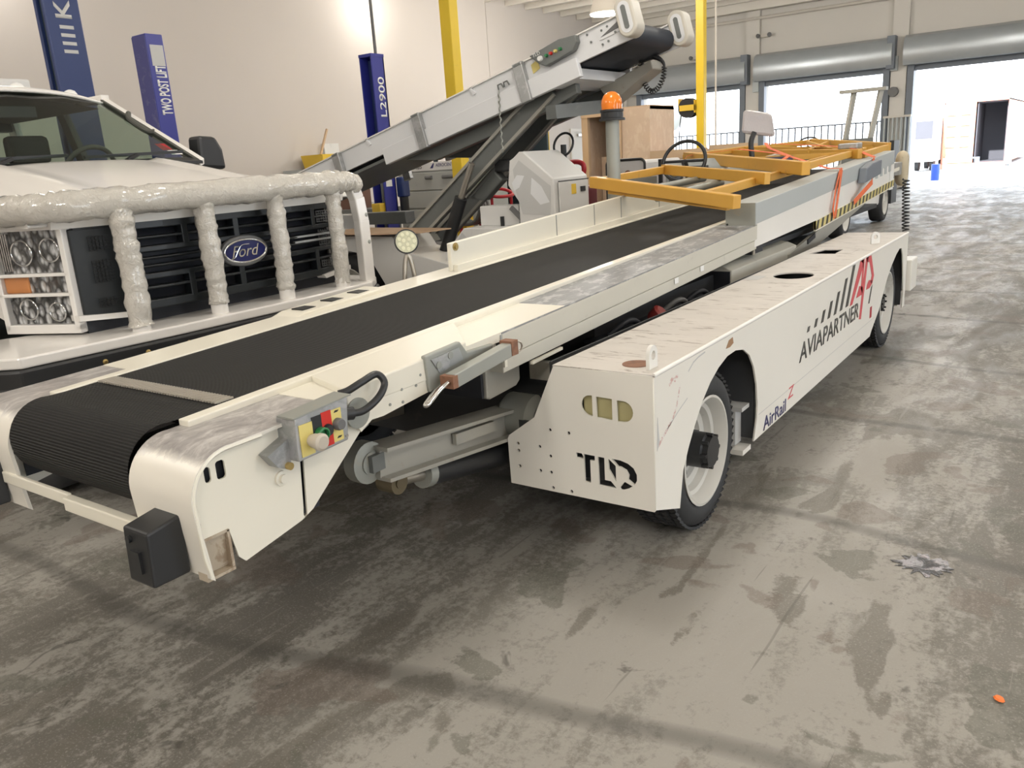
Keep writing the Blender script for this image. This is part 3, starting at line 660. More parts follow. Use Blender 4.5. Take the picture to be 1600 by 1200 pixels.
M().tube([(-4.55+.22*math.cos(q*PI/14), 16.2+.08*math.sin(q*PI/14), 1.50+.16*math.sin(q*PI/14)) for q in range(28)], .017, 8, True).build('steering_wheel', 'black', t, smooth=40)
M().tube([(-4.55, 16.2, 1.5), (-4.55, 16.4, 1.0)], .03, 8).build('steering_column', 'black', t)
M().box(-3.42, -3.34, 17.7, 18.2, .3, 1.5).build('mud_flap', 'black', t); M().box(-4.9, -4.3, 15.2, 15.3, 1.0, 1.45).build('seat', 'seat', t, bevel=.04)

# ================================================================ outside
t = thing('fence', 'black railing outside the shutters', 'fence', (-11, 33, 0))
M().box(-17, -6.2, 32.98, 33.02, 2.08, 2.13).box(-17, -6.2, 32.98, 33.02, 1.1, 1.14).build('rail', 'black', t)
for k in range(44): M().box(-16.9+k*.245, -16.85+k*.245, 32.99, 33.01, -.02, 2.1).build('bar', 'black', t)
t = thing('shipping_container', 'orange shipping container seen through the open right doorway, one door open on darkness', 'container', (-4.7, 44, 0))
M().box(-5.95, -5.9, 42, 54, .2, 2.8).box(-3.5, -3.45, 42, 54, .2, 2.8).box(-5.95, -3.45, 42, 54, 2.75, 2.8).box(-5.95, -3.45, 42, 54, .15, .2).build('shell', 'orange', t)
M().box(-5.88, -3.52, 44.5, 44.6, .2, 2.75).build('dark_back', 'contdark', t); M().box(-3.56, -3.52, 42.3, 44.5, .2, 2.75).box(-4.66, -4.62, 42.1, 44.5, .2, 2.75).box(-4.62, -3.56, 42.3, 44.5, .2, .24).box(-4.62, -3.56, 42.3, 44.5, 2.70, 2.75).build('dark_lining', 'contdark', t)  # dark sheets stand in for the shade behind the open door
b = M().box(-5.9, -4.70, 41.95, 42.02, .22, 2.74)
b.build('door', 'orange', t)
for k in range(5):
    for xa in (-5.8, -5.25): M().box(xa, xa+.35, 41.9, 41.96, .45+k*.45, .55+k*.45).build('door_rib', 'orange', t)
M().box(-5.95, -3.45, 41.9, 42.1, -.02, .2).build('sill', 'orange', t)
for a in (-5.5, -3.9): M().box(a-.15, a+.15, 42.3, 43.5, -.5, .0).build('landing_leg', 'frame', t)
t = thing('loading_bumper', 'grey dock frame on the ground below the orange container', 'dock frame', (-4.75, 38, 0))
M().box(-5.3, -4.0, 37.9, 38.0, .0, .12).box(-5.3, -5.15, 37.9, 38.0, .12, .5).box(-4.15, -4.0, 37.9, 38.0, .12, .5).box(-5.3, -4.0, 37.9, 38, .5, .56).build('frame', 'frame', t)
t = thing('delivery_van', 'white van with a dark windscreen left of the orange container', 'van', (-6.2, 42, 0))
M().box(-6.8, -5.98, 40.0, 44, .4, 2.2).build('body', 'white', t); M().box(-6.72, -6.05, 39.97, 40.0, 1.35, 2.08).build('windscreen', 'contdark', t)
M().box(-6.5, -6.1, 39.9, 39.97, .95, 1.2).build('bonnet', 'white', t)
for a in (-6.7, -6.1):
    for b in (40.8, 43.2): M().cyl((a-.08, b, .3), (a+.08, b, .3), .3, 16).build('wheel', 'rubber', t, smooth=30)
t = thing('barrel', 'blue barrel outside near the right doorway', 'barrel', (-4.75, 32.5, 0))
M().lathe([(.13, 0), (.14, .2), (.14, .4), (.13, .55)], (-4.75, 32.5, -.02), (0,0,1), 22).build('shell', mat('bright_blue', (.03, .09, .62), .4), t, smooth=30)
t = thing('sign_post', 'blue grey post sign outside at the right edge of the open doorway', 'sign', (-2.9, 36, 0))
M().box(-2.95, -2.75, 35.95, 36.0, .3, 1.15).build('panel', 'guard', t); M().box(-2.87, -2.83, 36.0, 36.04, -.02, 1.1).build('post', 'frame', t)
t = thing('wall_fan', 'pale round fan on a stand outside the leftmost shutter', 'fan', (-14.2, 31, 0))
M().lathe([(.32, 0), (.45, .05), (.45, .2), (.32, .25)], (-13.9, 30.9, 2.75), (0,-1,0), 24).build('cage', 'gse', t, smooth=30); M().box(-14.15, -14.0, 30.9, 31.05, -.02, 2.8).build('stand', 'gse', t)

# ================================================================ THE BELT LOADER
XR, XL, XO, XLO = -2.088, -2.777, -1.795, -3.07
def zb(y): return .955+.038*(y-1.41)
L = thing('belt_loader', 'white airport belt loader lettered AVIAPARTNER, black belt running through the middle of the hall', 'belt loader', (-2.43, 4.9, 0))

# belt: closed loop over the front roller, UV runs along it
prof = [(y, zb(y)) for y in [9.9-.35*k for k in range(25)]]
prof = [(y, z) for y, z in prof if y > 1.32]+[(1.27, zb(1.27))]+[(1.19+.122*math.cos(math.radians(a)), .83+.122*math.sin(math.radians(a))) for a in range(80, 271, 10)]+[(y, .708+.038*(y-1.19)) for y in (1.6, 4, 7, 9.9)]
b = M(); uv = []; s = 0; NX = 6
for i, (y, z) in enumerate(prof):
    if i: s += math.hypot(y-prof[i-1][0], z-prof[i-1][1])
    for k in range(NX+1):
        x = XL+(XR-XL)*k/NX; b.v.append(V(x, y, z)); uv.append((x, s))
for i in range(len(prof)-1):
    for k in range(NX):
        a = i*(NX+1)+k; b.f.append((a, a+1, a+NX+2, a+NX+1))
belt = b.build('belt', 'belt', L, smooth=40, uv=uv)
sp = M()
for q in range(2): sp.box(XL+.01, XR-.012, 1.385+q*.024, 1.405+q*.024, zb(1.4)-.002, zb(1.4)+.006)
for k in range(46):
    x = XL+.02+k*.0145
    sp.box(x, x+.008, 1.374, 1.440, zb(1.4)+.002, zb(1.4)+.008)
sp.build('belt_splice', mat('belt_splice_metal', (.50, .46, .40), .4, metal=.4, wear=.5, wearcol=(.18, .16, .13), wscale=30), belt)

# nose flanges left and right: bent plate running over the roller end
fl = [(2.45, zb(2.45)-.016), (1.98, .961), (1.56, .943), (1.30, .936)]+[(1.19+.128*math.cos(math.radians(a)), .806+.128*math.sin(math.radians(a))) for a in range(84, 181, 8)]+[(1.068, .72), (1.074, .66), (1.08, .597)]
def nose(x0, x1, name, m, pr):
    b = M(); n = len(pr)
    inner = [(y+.012 if z < .9 else y, z-.010) for y, z in pr]
    vs = [(x0, y, z) for y, z in pr]+[(x1, y, z) for y, z in pr]+[(x0, y, z) for y, z in inner]+[(x1, y, z) for y, z in inner]
    fs = []
    for i in range(n-1):
        fs += [(i, i+1, n+i+1, n+i), (2*n+i, 3*n+i, 3*n+i+1, 2*n+i+1), (i, 2*n+i, 2*n+i+1, i+1), (n+i, n+i+1, 3*n+i+1, 3*n+i)]
    fs += [(0, n, 3*n, 2*n), (n-1, 3*n-1, 4*n-1, 2*n-1)]
    return b.add(vs, fs).build(name, m, L, smooth=40)
def nose_material():
    """White paint, rubbed to bare metal on top of the nose and along the first half metre."""
    m = mat('nose_paint', (.78, .745, .67), .32, wear=.45, wearcol=(.40, .36, .31), wscale=7, thr=.64, vary=.05); nt = m.node_tree; b = _bsdf(m)
    src = b.inputs['Base Color'].links[0].from_socket
    g = nt.nodes.new('ShaderNodeNewGeometry'); sx = nt.nodes.new('ShaderNodeSeparateXYZ'); nt.links.new(g.outputs['Normal'], sx.inputs[0])
    vec = _coord(nt, (1.6, .8, 1)); n = _noise(nt, vec, 9, 9, .72, .6)
    ad = nt.nodes.new('ShaderNodeMath'); ad.operation = 'MULTIPLY_ADD'; nt.links.new(n, ad.inputs[0]); ad.inputs[1].default_value = .5
    nt.links.new(sx.outputs['Z'], ad.inputs[2])
    f = _ramp(nt, ad.outputs[0], ((1.0, 0.), (1.0, 0.)))
    r = f.node.color_ramp; r.elements[0].position = .78; r.elements[1].position = .88
    mr = nt.nodes.new('ShaderNodeMath'); mr.operation = 'MULTIPLY'; nt.links.new(ad.outputs[0], mr.inputs[0]); mr.inputs[1].default_value = .8
    nt.links.new(mr.outputs[0], f.node.inputs['Fac'])
    r.elements[0].color = (0, 0, 0, 1); r.elements[1].color = (1, 1, 1, 1)
    worn = _ramp(nt, n, ((.36, (.25, .235, .23)), (.5, (.37, .35, .34)), (.62, (.56, .54, .52))))
    nt.links.new(_mix(nt, f, src, worn), b.inputs['Base Color'])
    return m
MT['nose'] = nose_material()
nose(XR+.008, XO, 'nose_flange', 'nose', fl[2:])
nose(XLO, XL-.008, 'nose_flange', 'nose', fl[2:])
for x0, x1 in ((XR+.004, XO-.004), (XLO+.004, XL-.004)):
    y0, y1 = 1.56, 9.9
    M().prism([(x0, y0, zb(y0)-.016), (x0, y1, zb(y1)-.016), (x0, y1, zb(y1)-.05), (x0, y0, zb(y0)-.05)], (x1-x0, 0, 0)).build('deck_flange', 'panel', L)
for x0, x1 in ((XR+.004, XR+.052), (XL-.05, XL-.004)):
    y0, y1 = 1.24, 9.9
    M().prism([(x0, y0, zb(y0)+.004), (x0, y1, zb(y1)+.006), (x0, y1, zb(y1)-.02), (x0, y0, zb(y0)-.02)], (x1-x0, 0, 0)).build('belt_guide', 'panel', L, bevel=.004)
# thin plastic skid strip on the guides where the deck is dented
# side panels of the nose, with slots and corner socket
pan = [(1.083, .70), (1.168, .70), (1.185, .61), (1.205, .588), (1.41, .624), (1.455, .642), (1.708, .838), (1.766, .842), (2.32, .889), (2.46, .90), (2.46, .975), (1.985, .948), (1.30, .924)]+[(1.19+.114*math.cos(math.radians(a)), .806+.114*math.sin(math.radians(a))) for a in range(90, 181, 10)]
slots = [rrect(1.124, 1.143, .845, .888, .009), rrect(1.160, 1.188, .842, .893, .009), [(1.433, .815), (1.421, .66), (1.418, .64), (1.420, .632), (1.427, .63), (1.432, .634), (1.446, .814)]]
for x, sx in ((XO-.024, 1), (XLO+.024, -1)):
    plate('side_panel', pan, slots, .006, V(x, 0, 0), *YZ, 'panel', L)
    lip = [(2.44, .970), (1.985, .945), (1.30, .926)]+[(1.19+.120*math.cos(math.radians(a)), .806+.120*math.sin(math.radians(a))) for a in range(90, 181, 10)]+[(1.075, .66), (1.086, .60)]
    M().tube([(x+sx*.021, y, z) for y, z in lip if y < 1.6 or z < .9], .006, 6).build('rolled_edge', 'panel', L, smooth=60)
    M().prism([(x-sx*.02, 1.115, .895), (x-sx*.02, 1.5, .90), (x-sx*.02, 1.5, .63), (x-sx*.02, 1.19, .63), (x-sx*.02, 1.19, .72), (x-sx*.02, 1.115, .72)], (-sx*.004, 0, 0)).build('backing_plate', 'dark', L)
    # socket
    s_ = M().box(x-sx*.03, x+sx*.010, 1.086, 1.166, .584, .592).box(x-sx*.03, x+sx*.006, 1.086, 1.166, .695, .702).hexa([V(x-sx*.034, 1.086, .584), V(x-sx*.026, 1.086, .584), V(x-sx*.018, 1.166, .584), V(x-sx*.026, 1.166, .584), V(x-sx*.034, 1.086, .70), V(x-sx*.026, 1.086, .70), V(x-sx*.004, 1.166, .70), V(x-sx*.012, 1.166, .70)]).box(x-sx*.03, x+sx*.006, 1.160, 1.168, .59, .70).box(x-sx*.03, x+sx*.010, 1.079, 1.086, .584, .75)
    s_.build('corner_socket', mat('socket_dark_beige', (.47, .40, .31), .55, wear=.7, wearcol=(.28, .20, .13), wscale=16, thr=.5), L)  # darker beige than the panel, with brown patches
# bumper block, cross bar under the belt, belt scraper
bb = M().prism([(-1.867, .965, .605), (-1.867, 1.073, .605), (-1.867, 1.073, .772), (-1.867, .972, .755)], (-.115, 0, 0))
blk = bb.build('bumper_block', 'black', L, bevel=.007)
M().box(-1.905, -1.945, .960, .972, .64, .70).cyl((-1.95, .962, .727), (-1.95, .970, .727), .010, 12).build('bolt_recess', 'black', blk)
b2 = M().prism([(-2.998, .965, .605), (-2.998, 1.073, .605), (-2.998, 1.073, .772), (-2.998, .972, .755)], (.115, 0, 0)).build('bumper_block', 'rubber', L, bevel=.007)
M().box(-2.45, XR+.12, 1.045, 1.075, .672, .715).box(XL-.1, -2.45, 1.06, 1.075, .68, .72).build('cross_bar', 'panel', L, bevel=.004)
# left rail bracket with hazard marks
M().prism([(XLO-.02, 2.24, .93), (XLO-.02, 2.45, .99), (XLO-.02, 3.0, 1.02), (XLO-.02, 3.0, .93)], (.16, 0, 0)).build('guard_bracket', 'panel', L, bevel=.006)
for k in range(3): M().box(XLO+.02, XLO+.10, 2.48+k*.18, 2.56+k*.18, .990+k*.009, .998+k*.009).build('bracket_mark', 'black', L)

# control box on the right panel
cb = M().prism([(-1.82, 1.368, .832), (-1.82, 1.556, .838), (-1.82, 1.572, .968), (-1.82, 1.372, .955)], (.082, 0, 0)).build('control_box', 'galv', L, bevel=.004)
xf = -1.7375
def face(y0, y1, z0, z1, name, m, dx=.0015):
    return M().box(xf, xf+dx, y0, y1, z0, z1).build(name, m, cb)
face(1.380, 1.428, .842, .935, 'yellow_label', 'labely'); face(1.428, 1.463, .895, .945, 'black_label', 'black')
face(1.463, 1.500, .845, .948, 'red_label', 'redbtn'); face(1.500, 1.538, .848, .945, 'yellow_label', 'labely')
M().lathe([(.017, 0), (.017, .012), (.021, .014), (.021, .03), (.025, .034), (.025, .046), (.018, .052)], (xf, 1.418, .882), (1,0,0), 24).build('stop_button', 'btn', cb, smooth=40)
M().lathe([(.021, 0), (.021, .02), (.016, .022), (.015, .008)], (xf, 1.452, .890), (1,0,0), 24).build('start_button', 'green', cb, smooth=40)
M().lathe([(.018, 0), (.018, .006), (.015, .006), (.015, .012)], (xf, 1.480, .893), (1,0,0), 22).build('push_button', 'black', cb, smooth=40)
M().lathe([(.018, 0), (.018, .014), (.015, .022)], (xf, 1.518, .900), (1,0,0), 22).build('push_button', 'cap_grey', cb, smooth=40)
for y, z in ((1.520, .938), (1.522, .860)): M().prism([(xf+.0015, y-.010, z-.003), (xf+.0015, y+.004, z-.003), (xf+.0015, y+.010, z+.002), (xf+.0015, y-.004, z+.003)], (.001, 0, 0)).build('arrow_mark', 'black', cb)
M().box(xf, xf+.003, 1.545, 1.555, .850, .856).build('screw', 'steel', cb)
M().prism([(-1.80, 1.362, .962), (-1.80, 1.578, .974), (-1.80, 1.578, .970), (-1.80, 1.362, .957)], (.070, 0, 0)).build('visor', 'galvd', cb)
M().prism([(-1.82, 1.295, .868), (-1.82, 1.37, .895), (-1.82, 1.37, .803), (-1.82, 1.325, .825)], (.044, 0, 0)).build('mounting_bracket', 'galv', L)
M().lathe([(.011, 0), (.011, .012)], (-1.776, 1.358, .820), (1,0,0), 14).build('bolt', 'brass', L)
M().lathe([(.022, 0), (.022, .008), (.013, .009), (.013, .018)], (-1.817, 1.358, .776), (1,0,0), 20).build('bolt', 'panel', L, smooth=30)
cab = M().tube(smoothpath([(-1.765, 1.56, .915), (-1.755, 1.60, .905), (-1.745, 1.64, .905), (-1.74, 1.70, .930), (-1.745, 1.735, .965), (-1.76, 1.72, .995), (-1.765, 1.66, .985), (-1.775, 1.61, .970), (-1.79, 1.585, .965)]), .0115, 10).build('cable', 'black', L, smooth=60)
M().cyl((-1.768, 1.555, .913), (-1.756, 1.60, .905), .020, 16).build('cable_gland', 'black', cab, smooth=40)
M().lathe([(.048, 0), (.048, .010), (.03, .012)], (-1.799, 1.655, .885), (1,0,0), 24).build('cover_disc', 'galvd', L, smooth=30)
for y, z in ((1.86, .905), (1.955, .93), (1.86, .862), (1.93, .90), (1.80, .87)): M().lathe([(.005, 0), (.005, .003)], (-1.797, y, z), (1,0,0), 10).build('rivet', 'galvd', L)

# flush deck plate from the control box to the rail, narrowing at its rear end
zd = lambda y: zb(y)+.004
b = M().hexa([V(-2.04, 1.70, .93), V(XO, 1.62, .90), V(XO, 2.21, .90), V(-2.04, 2.45, .95), V(-2.04, 1.70, zd(1.70)), V(XO, 1.62, zd(1.62)), V(XO, 2.21, zd(2.21)), V(-2.04, 2.45, zd(2.45))])
b.build('deck_plate', 'panel', L, bevel=.006)
M().prism([(XO-.012, 1.62, .90), (XO-.012, 1.665, .82), (XO-.012, 1.715, .845), (XO-.012, 1.766, .842), (XO-.012, 2.21, .880), (XO-.012, 2.21, .92)], (.010, 0, 0)).build('side_plate', 'panel', L)
# pressed bracket with tubular hand lever
br = M().prism([(-1.806, 1.975, .99), (-1.806, 2.165, 1.0), (-1.806, 2.20, .955), (-1.806, 2.36, .95), (-1.806, 2.34, .90), (-1.806, 2.05, .875), (-1.806, 1.985, .86)], (.022, 0, 0))
brk = br.build('pressed_bracket', 'galvd', L, bevel=.006)
M().prism([(-1.783, 2.0, .972), (-1.783, 2.15, .982), (-1.783, 2.17, .935), (-1.783, 2.04, .915)], (.003, 0, 0)).build('recess', 'galv', brk)
for y, z in ((2.035, .945), (2.10, .965)): M().lathe([(.013, 0), (.013, .004), (.007, .004)], (-1.781, y, z), (1,0,0), 16).build('bolt_hole', 'galvd', brk)
lev = M().beam((-1.735, 2.04, .893), (-1.735, 2.40, .930), .045, .05).build('lever_arm', 'galvd', L, bevel=.004)
M().box(-1.765, -1.708, 2.018, 2.045, .872, .915).build('end_cap', 'rust', lev); M().box(-1.765, -1.71, 2.37, 2.41, .905, .96).build('end_cap', 'rust', lev)
M().tube(smoothpath([(-1.725, 2.03, .900), (-1.715, 1.96, .888), (-1.710, 1.90, .862), (-1.715, 1.885, .852), (-1.735, 1.90, .850), (-1.76, 1.98, .868), (-1.77, 2.03, .876)]), .007, 8).build('latch_loop', 'chrome', L, smooth=60)
M().tube([(-1.73+.02*math.cos(q*PI/8)*.3, 2.435+.02*math.cos(q*PI/8), .925+.02*math.sin(q*PI/8)) for q in range(16)], .004, 6, True).build('ring', 'steel', L, smooth=60)
# lower rail: tread top, beige face, lower strip, end cap
def rail(y0, y1, x0, x1, zt, h, name, m, bevel=.004):
    return M().prism([(x0, y0, zt(y0)), (x0, y1, zt(y1)), (x0, y1, zt(y1)-h), (x0, y0, zt(y0)-h)], (x1-x0, 0, 0)).build(name, m, L, bevel=bevel)
zr = lambda y: .975+.043*(y-2.42)
rail(2.43, 5.30, -2.036, XO-.002, lambda y: zr(y), .006, 'rail_tread', 'railtop', 0)
rail(2.43, 5.30, -2.036, XO, lambda y: zr(y)-.006, .092, 'side_rail', 'rail')
rail(2.43, 5.30, -2.03, XO-.004, lambda y: zr(y)-.100, .060, 'lower_strip', 'rail')
rail(2.62, 2.85, XO-.01, XO+.004, lambda y: zr(y)-.166, .012, 'edge_strip', 'panel', 0)
M().box(-2.036, XO, 2.420, 2.428, .875, .968).build('rail_end_cap', 'galv', L)
for y, z in ((1, .925), (2, .925)): M().box(-1.822 if y == 1 else -2.01, -1.802 if y == 1 else -2.0, 2.416, 2.421, .915, .94).build('cap_slot', 'black', L)
M().prism([(-2.036, 2.415, .90), (-2.036, 2.415, .86), (-1.9, 2.30, .86), (-1.9, 2.30, .89)], (.1, 0, 0)).build('gusset', 'galvd', L)
M().box(-1.80, -1.79, 2.428, 2.445, .84, .925).build('hanger_tab', 'panel', L)
for y in (4.0, 4.35): M().box(XO, XO+.001, y, y+.05, zr(y)-.13, zr(y)-.10).build('decal_scrap', 'paper', L)
# hanging grey box
hb = M().prism([(-1.865, 2.40, .845), (-1.865, 2.63, .855), (-1.865, 2.63, .735), (-1.865, 2.60, .715), (-1.865, 2.42, .705), (-1.865, 2.40, .715)], (-.22, 0, 0)).build('hanging_box', 'arm', L, bevel=.006)
M().box(-2.07, -1.88, 2.385, 2.40, .715, .84).build('dark_front', 'dark', hb)  # dark sheet over the front face of the solid box

# upper side guard with white skirt and hazard bar
zg = lambda y: 1.237+.0485*(y-5.26)
rail(5.25, 9.55, -1.965, XO+.004, zg, .135, 'side_guard', 'guard')
gc = M().box(-1.985, XO+.006, 5.235, 5.25, 1.092, 1.240).build('guard_end_cap', 'galvd', L)
for x, z in ((-1.972, 1.225), (-1.972, 1.105)): M().lathe([(.007, 0), (.007, .003)], (x, 5.234, z), (0,-1,0), 10).build('cap_bolt', 'black', gc)
M().prism([(XO-.012, 5.26, 1.104), (XO-.012, 9.6, 1.31), (XO-.012, 9.6, 1.15), (XO-.012, 6.75, .992), (XO-.012, 6.65, .992), (XO-.012, 5.26, .955)], (.010, 0, 0)).build('skirt_panel', 'white', L)
M().prism([(XO-.015, 6.66, .990), (XO-.015, 9.6, 1.147), (XO-.015, 9.6, 1.085), (XO-.015, 6.66, .922)], (.022, 0, 0)).build('hazard_bar', 'hazard', L)
M().prism([(XO-.013, 6.66, .995), (XO-.013, 9.6, 1.155), (XO-.013, 9.6, 1.072), (XO-.013, 6.66, .910)], (.017, 0, 0)).build('bar_backing', 'panel', L)
M().box(-1.9, -1.83, 5.30, 5.52, .90, .96).build('catch_block', 'dark', L); M().cyl((-1.83, 5.32, .915), (-1.82, 5.32, .915), .018, 12).build('catch_pin', 'steel', L)
M().prism([(-1.79, 7.95, 1.20), (-1.79, 8.6, 1.25), (-1.79, 8.6, 1.385), (-1.79, 8.25, 1.37), (-1.79, 8.0, 1.33)], (.07, 0, 0)).build('drive_cover', 'frame', L, bevel=.01)
for k in range(4): M().box(XO-.004, XO+.002, 8.72+k*.2, 8.82+k*.2, 1.20+k*.012, 1.27+k*.012).build('vent_slot', 'guard', L)
# far end: arms and oval rubber bumper pads
for x0, x1 in ((-1.98, -1.74), (-3.14, -2.90)):
    xm = (x0+x1)/2+.03
    pad = [V(xm, 10.2+.055*math.cos(q*PI/16), 1.235+(.075 if math.sin(q*PI/16) > 0 else -.075)+.055*math.sin(q*PI/16)) for q in range(32)]
    p_ = M().tube(pad, .062, 14, True).build('bumper_pad', mat('beige_bumper_rubber', (.55, .47, .33), .6, wear=.5, wearcol=(.3, .25, .18), wscale=8), L, smooth=60)
    M().prism([v+V(-.03, 0, 0) for v in pad], (.06, 0, 0)).build('pad_hollow', 'frame', p_)
    M().beam(((x0+x1)/2-.02, 9.5, 1.25), ((x0+x1)/2-.02, 10.15, 1.24), .14, .14).build('bumper_arm', 'galv', L, bevel=.01)
cd = M().tube(coil((-1.70, 9.75, 1.14), (-1.66, 9.66, .60), .034, 15, .0075), .0075, 6).build('coiled_cord', 'black', L, smooth=60)
M().box(-1.796, -1.79, 9.38, 9.55, 1.05, 1.24).build('notice_label', 'paper', L)
# left sideboard
zs = lambda y: 1.188+.054*(y-3.46)
M().prism([(XL-.115, 3.46, zs(3.46)), (XL-.115, 9.9, zs(9.9)), (XL-.115, 9.9, zb(9.9)), (XL-.115, 3.46, zb(3.46))], (.028, 0, 0)).build('sideboard', 'panel', L, bevel=.006)
M().prism([(XL-.085, 3.47, zb(3.47)+.035), (XL-.085, 9.9, zb(9.9)+.035), (XL-.085, 9.9, zb(9.9)), (XL-.085, 3.47, zb(3.47))], (.03, 0, 0)).build('sideboard_foot', 'panel', L)
M().lathe([(.022, 0), (.022, .006), (.012, .006), (.012, .012)], (XL-.087, 3.50, 1.165), (1,0,0), 16).build('bolt', 'brass', L)
for y in (4.55, 5.05, 5.45, 6.1): M().box(XL-.088, XL-.085, y, y+.008, zb(y)+.03, zs(y)-.005).build('seam', 'galvd', L)
# boom underside frame
M().box(XL+.05, XR-.05, 1.5, 9.5, .80, .84).box(XLO+.02, XL-.02, 1.3, 9.6, .86, .90).box(XR+.02, -1.95, 2.7, 9.6, .86, .90).build('boom_frame', 'chassis', L)

# ---------------------------------------------------------------- right fender pod
PX0, PX1 = -1.70, -1.24
side = [(2.575, .30), (2.79, .222), (2.825, .37), (2.88, .45), (2.94, .52), (3.02, .60), (3.11, .662), (3.20, .702), (3.30, .728), (3.40, .731), (3.50, .712), (3.58, .668), (3.64, .60), (3.685, .50), (3.704, .40), (3.70, .33), (3.655, .222),
        (6.10, .222), (6.16, .26), (6.36, .363), (6.48, .46), (6.60, .56), (6.74, .64), (6.90, .705), (7.02, .735), (7.10, .730), (7.16, .67), (7.205, .56), (7.25, .44), (7.28, .36), (7.26, .22), (7.36, .22), (7.36, .822), (2.575, .822)]
P = plate('pod_side', side, [], .008, V(PX1-.004, 0, 0), *YZ, 'pod', L)
def front_pt(x, z): return V(x, 2.58+(.045 if False else 0)-.0*(z), z)
cut = [rrect(-1.547, -1.497, .640, .722, .0, 3)[:0]+[(-1.497, .64), (-1.497, .722)]+arc(-1.505, .681, .041, 90, 270, 10),
       [(-1.480, .637), (-1.412, .635), (-1.412, .718), (-1.480, .720)],
       [(-1.392, .632)]+arc(-1.366, .674, .041, -90, 90, 10)+[(-1.392, .715)]]
def sc(pts, x0=-1.578, z0=.362, w=.262, h=.120): return [(x0+px*w, z0+pz*h-.006*px) for px, pz in pts]
Tl = sc([(0, 1), (.11, 1), (.20, .80), (.115, .80), (0, .80)])
Tl = sc([(0, .98), (.095, .98), (.118, .90), (.118, .81), (0, .81)]); Tr = sc([(.13, .98), (.315, .98), (.315, .81), (.235, .81), (.235, .02), (.13, .02)])
Lc = sc([(.37, .98), (.475, .98), (.475, .22), (.575, .22), (.665, .02), (.37, .0)])
Dd = sc([(.545, .98), (.66, .78), (.66, .24), (.545, .62)]); D2 = sc([(.60, 1.0), (.74, 1.0), (.86, .94), (.95, .82), (1.0, .62), (1.0, .42), (.96, .26), (.86, .40), (.87, .55), (.83, .70), (.74, .78), (.70, .78)])
D3 = sc([(.93, .20), (.86, .09), (.78, .01), (.735, .0), (.72, .06), (.80, .30)])
dots = [circ(x, z, .0075, 10) for x, z in ((-1.857, .475), (-1.856, .444), (-1.855, .376), (-1.696, .556), (-1.609, .555), (-1.75, .477), (-1.70, .444), (-1.753, .373), (-1.701, .374), (-1.695, .308), (-1.608, .308))]
PF = plate('pod_front', [(-1.905, .292), (-1.246, .292), (-1.240, .30), (-1.244, .822), (-1.665, .822), (-1.768, .60), (-1.900, .505), (-1.908, .49)], cut+[Tl, Tr, Lc, Dd, D2, D3]+dots, .008, V(0, 2.576, 0), *XZ, 'pod', L)
M().box(-1.60, -1.26, 2.66, 2.67, .34, .52).box(-1.88, -1.60, 2.62, 2.63, .30, .56).build('inner_plate', 'chassis', PF)
M().box(-1.55, -1.32, 2.59, 2.65, .618, .735).build('headlight', 'lens', PF, bevel=.01)
# ledge of the stepped front
M().prism([(-1.905, 2.58, .500), (-1.77, 2.58, .597), (-1.77, 2.75, .597), (-1.905, 2.75, .50)], (0, 0, -.008)).build('pod_ledge', 'pod', L)
# top deck with oval and square openings
PT = plate('pod_top', [(PX0+.03, 2.575), (PX1, 2.575), (PX1, 7.36), (PX0-.02, 7.36)], [circ(-1.452, 4.95, .115, 28, .135), [(-1.645, 5.96), (-1.468, 5.97), (-1.473, 6.22), (-1.60, 6.22)]], .008, V(0, 0, .822), V(1,0,0), V(0,1,0), 'podtop', L)
M().tube([(PX1-.004, 2.58, .822), (PX1-.004, 7.36, .822)], .009, 8).build('deck_edge', 'white', L, smooth=60)
M().box(PX0-.02, PX0-.012, 2.63, 7.36, .35, .822).build('pod_inner_side', 'chassis', L)
M().box(PX0, PX1-.02, 4.6, 6.3, .60, .62).build('deck_well', 'dark', L)
M().cyl((-1.45, 4.95, .62), (-1.45, 4.95, .76), .05, 16).build('filler_cap', 'galv', L, smooth=30)
M().box(-1.69, -1.60, 4.74, 4.90, .8262, .8275).build('deck_plate', 'graypatch', L); M().box(-1.47, -1.37, 6.0, 6.25, .8262, .8275).build('deck_plate', 'podtop', L)
M().lathe([(.055, 0), (.055, .002)], (-1.37, 2.70, .826), (0,0,1), 24).build('deck_plug', 'rust', L)
M().box(-1.75, PX1-.05, 7.34, 7.36, .22, .82).build('pod_rear', 'pod', L); M().box(-1.45, -1.20, 7.37, 7.62, .34, .60).build('rear_step', 'pod', L, bevel=.01)
def lug(x, y, d):
    o = [(-.035, 0)]+[(.035*math.cos(a), .055+.035*math.sin(a)) for a in [PI-k*PI/10 for k in range(11)]]+[(.035, 0)]
    plate('lifting_lug', o, [circ(0, .052, .017, 14)], .014, V(x, y, .824), d, V(0,0,1), 'white', L, bevel=.002)
lug(-1.290, 2.665, V(0,1,0)); lug(-1.335, 6.58, V(.7,.7,0))
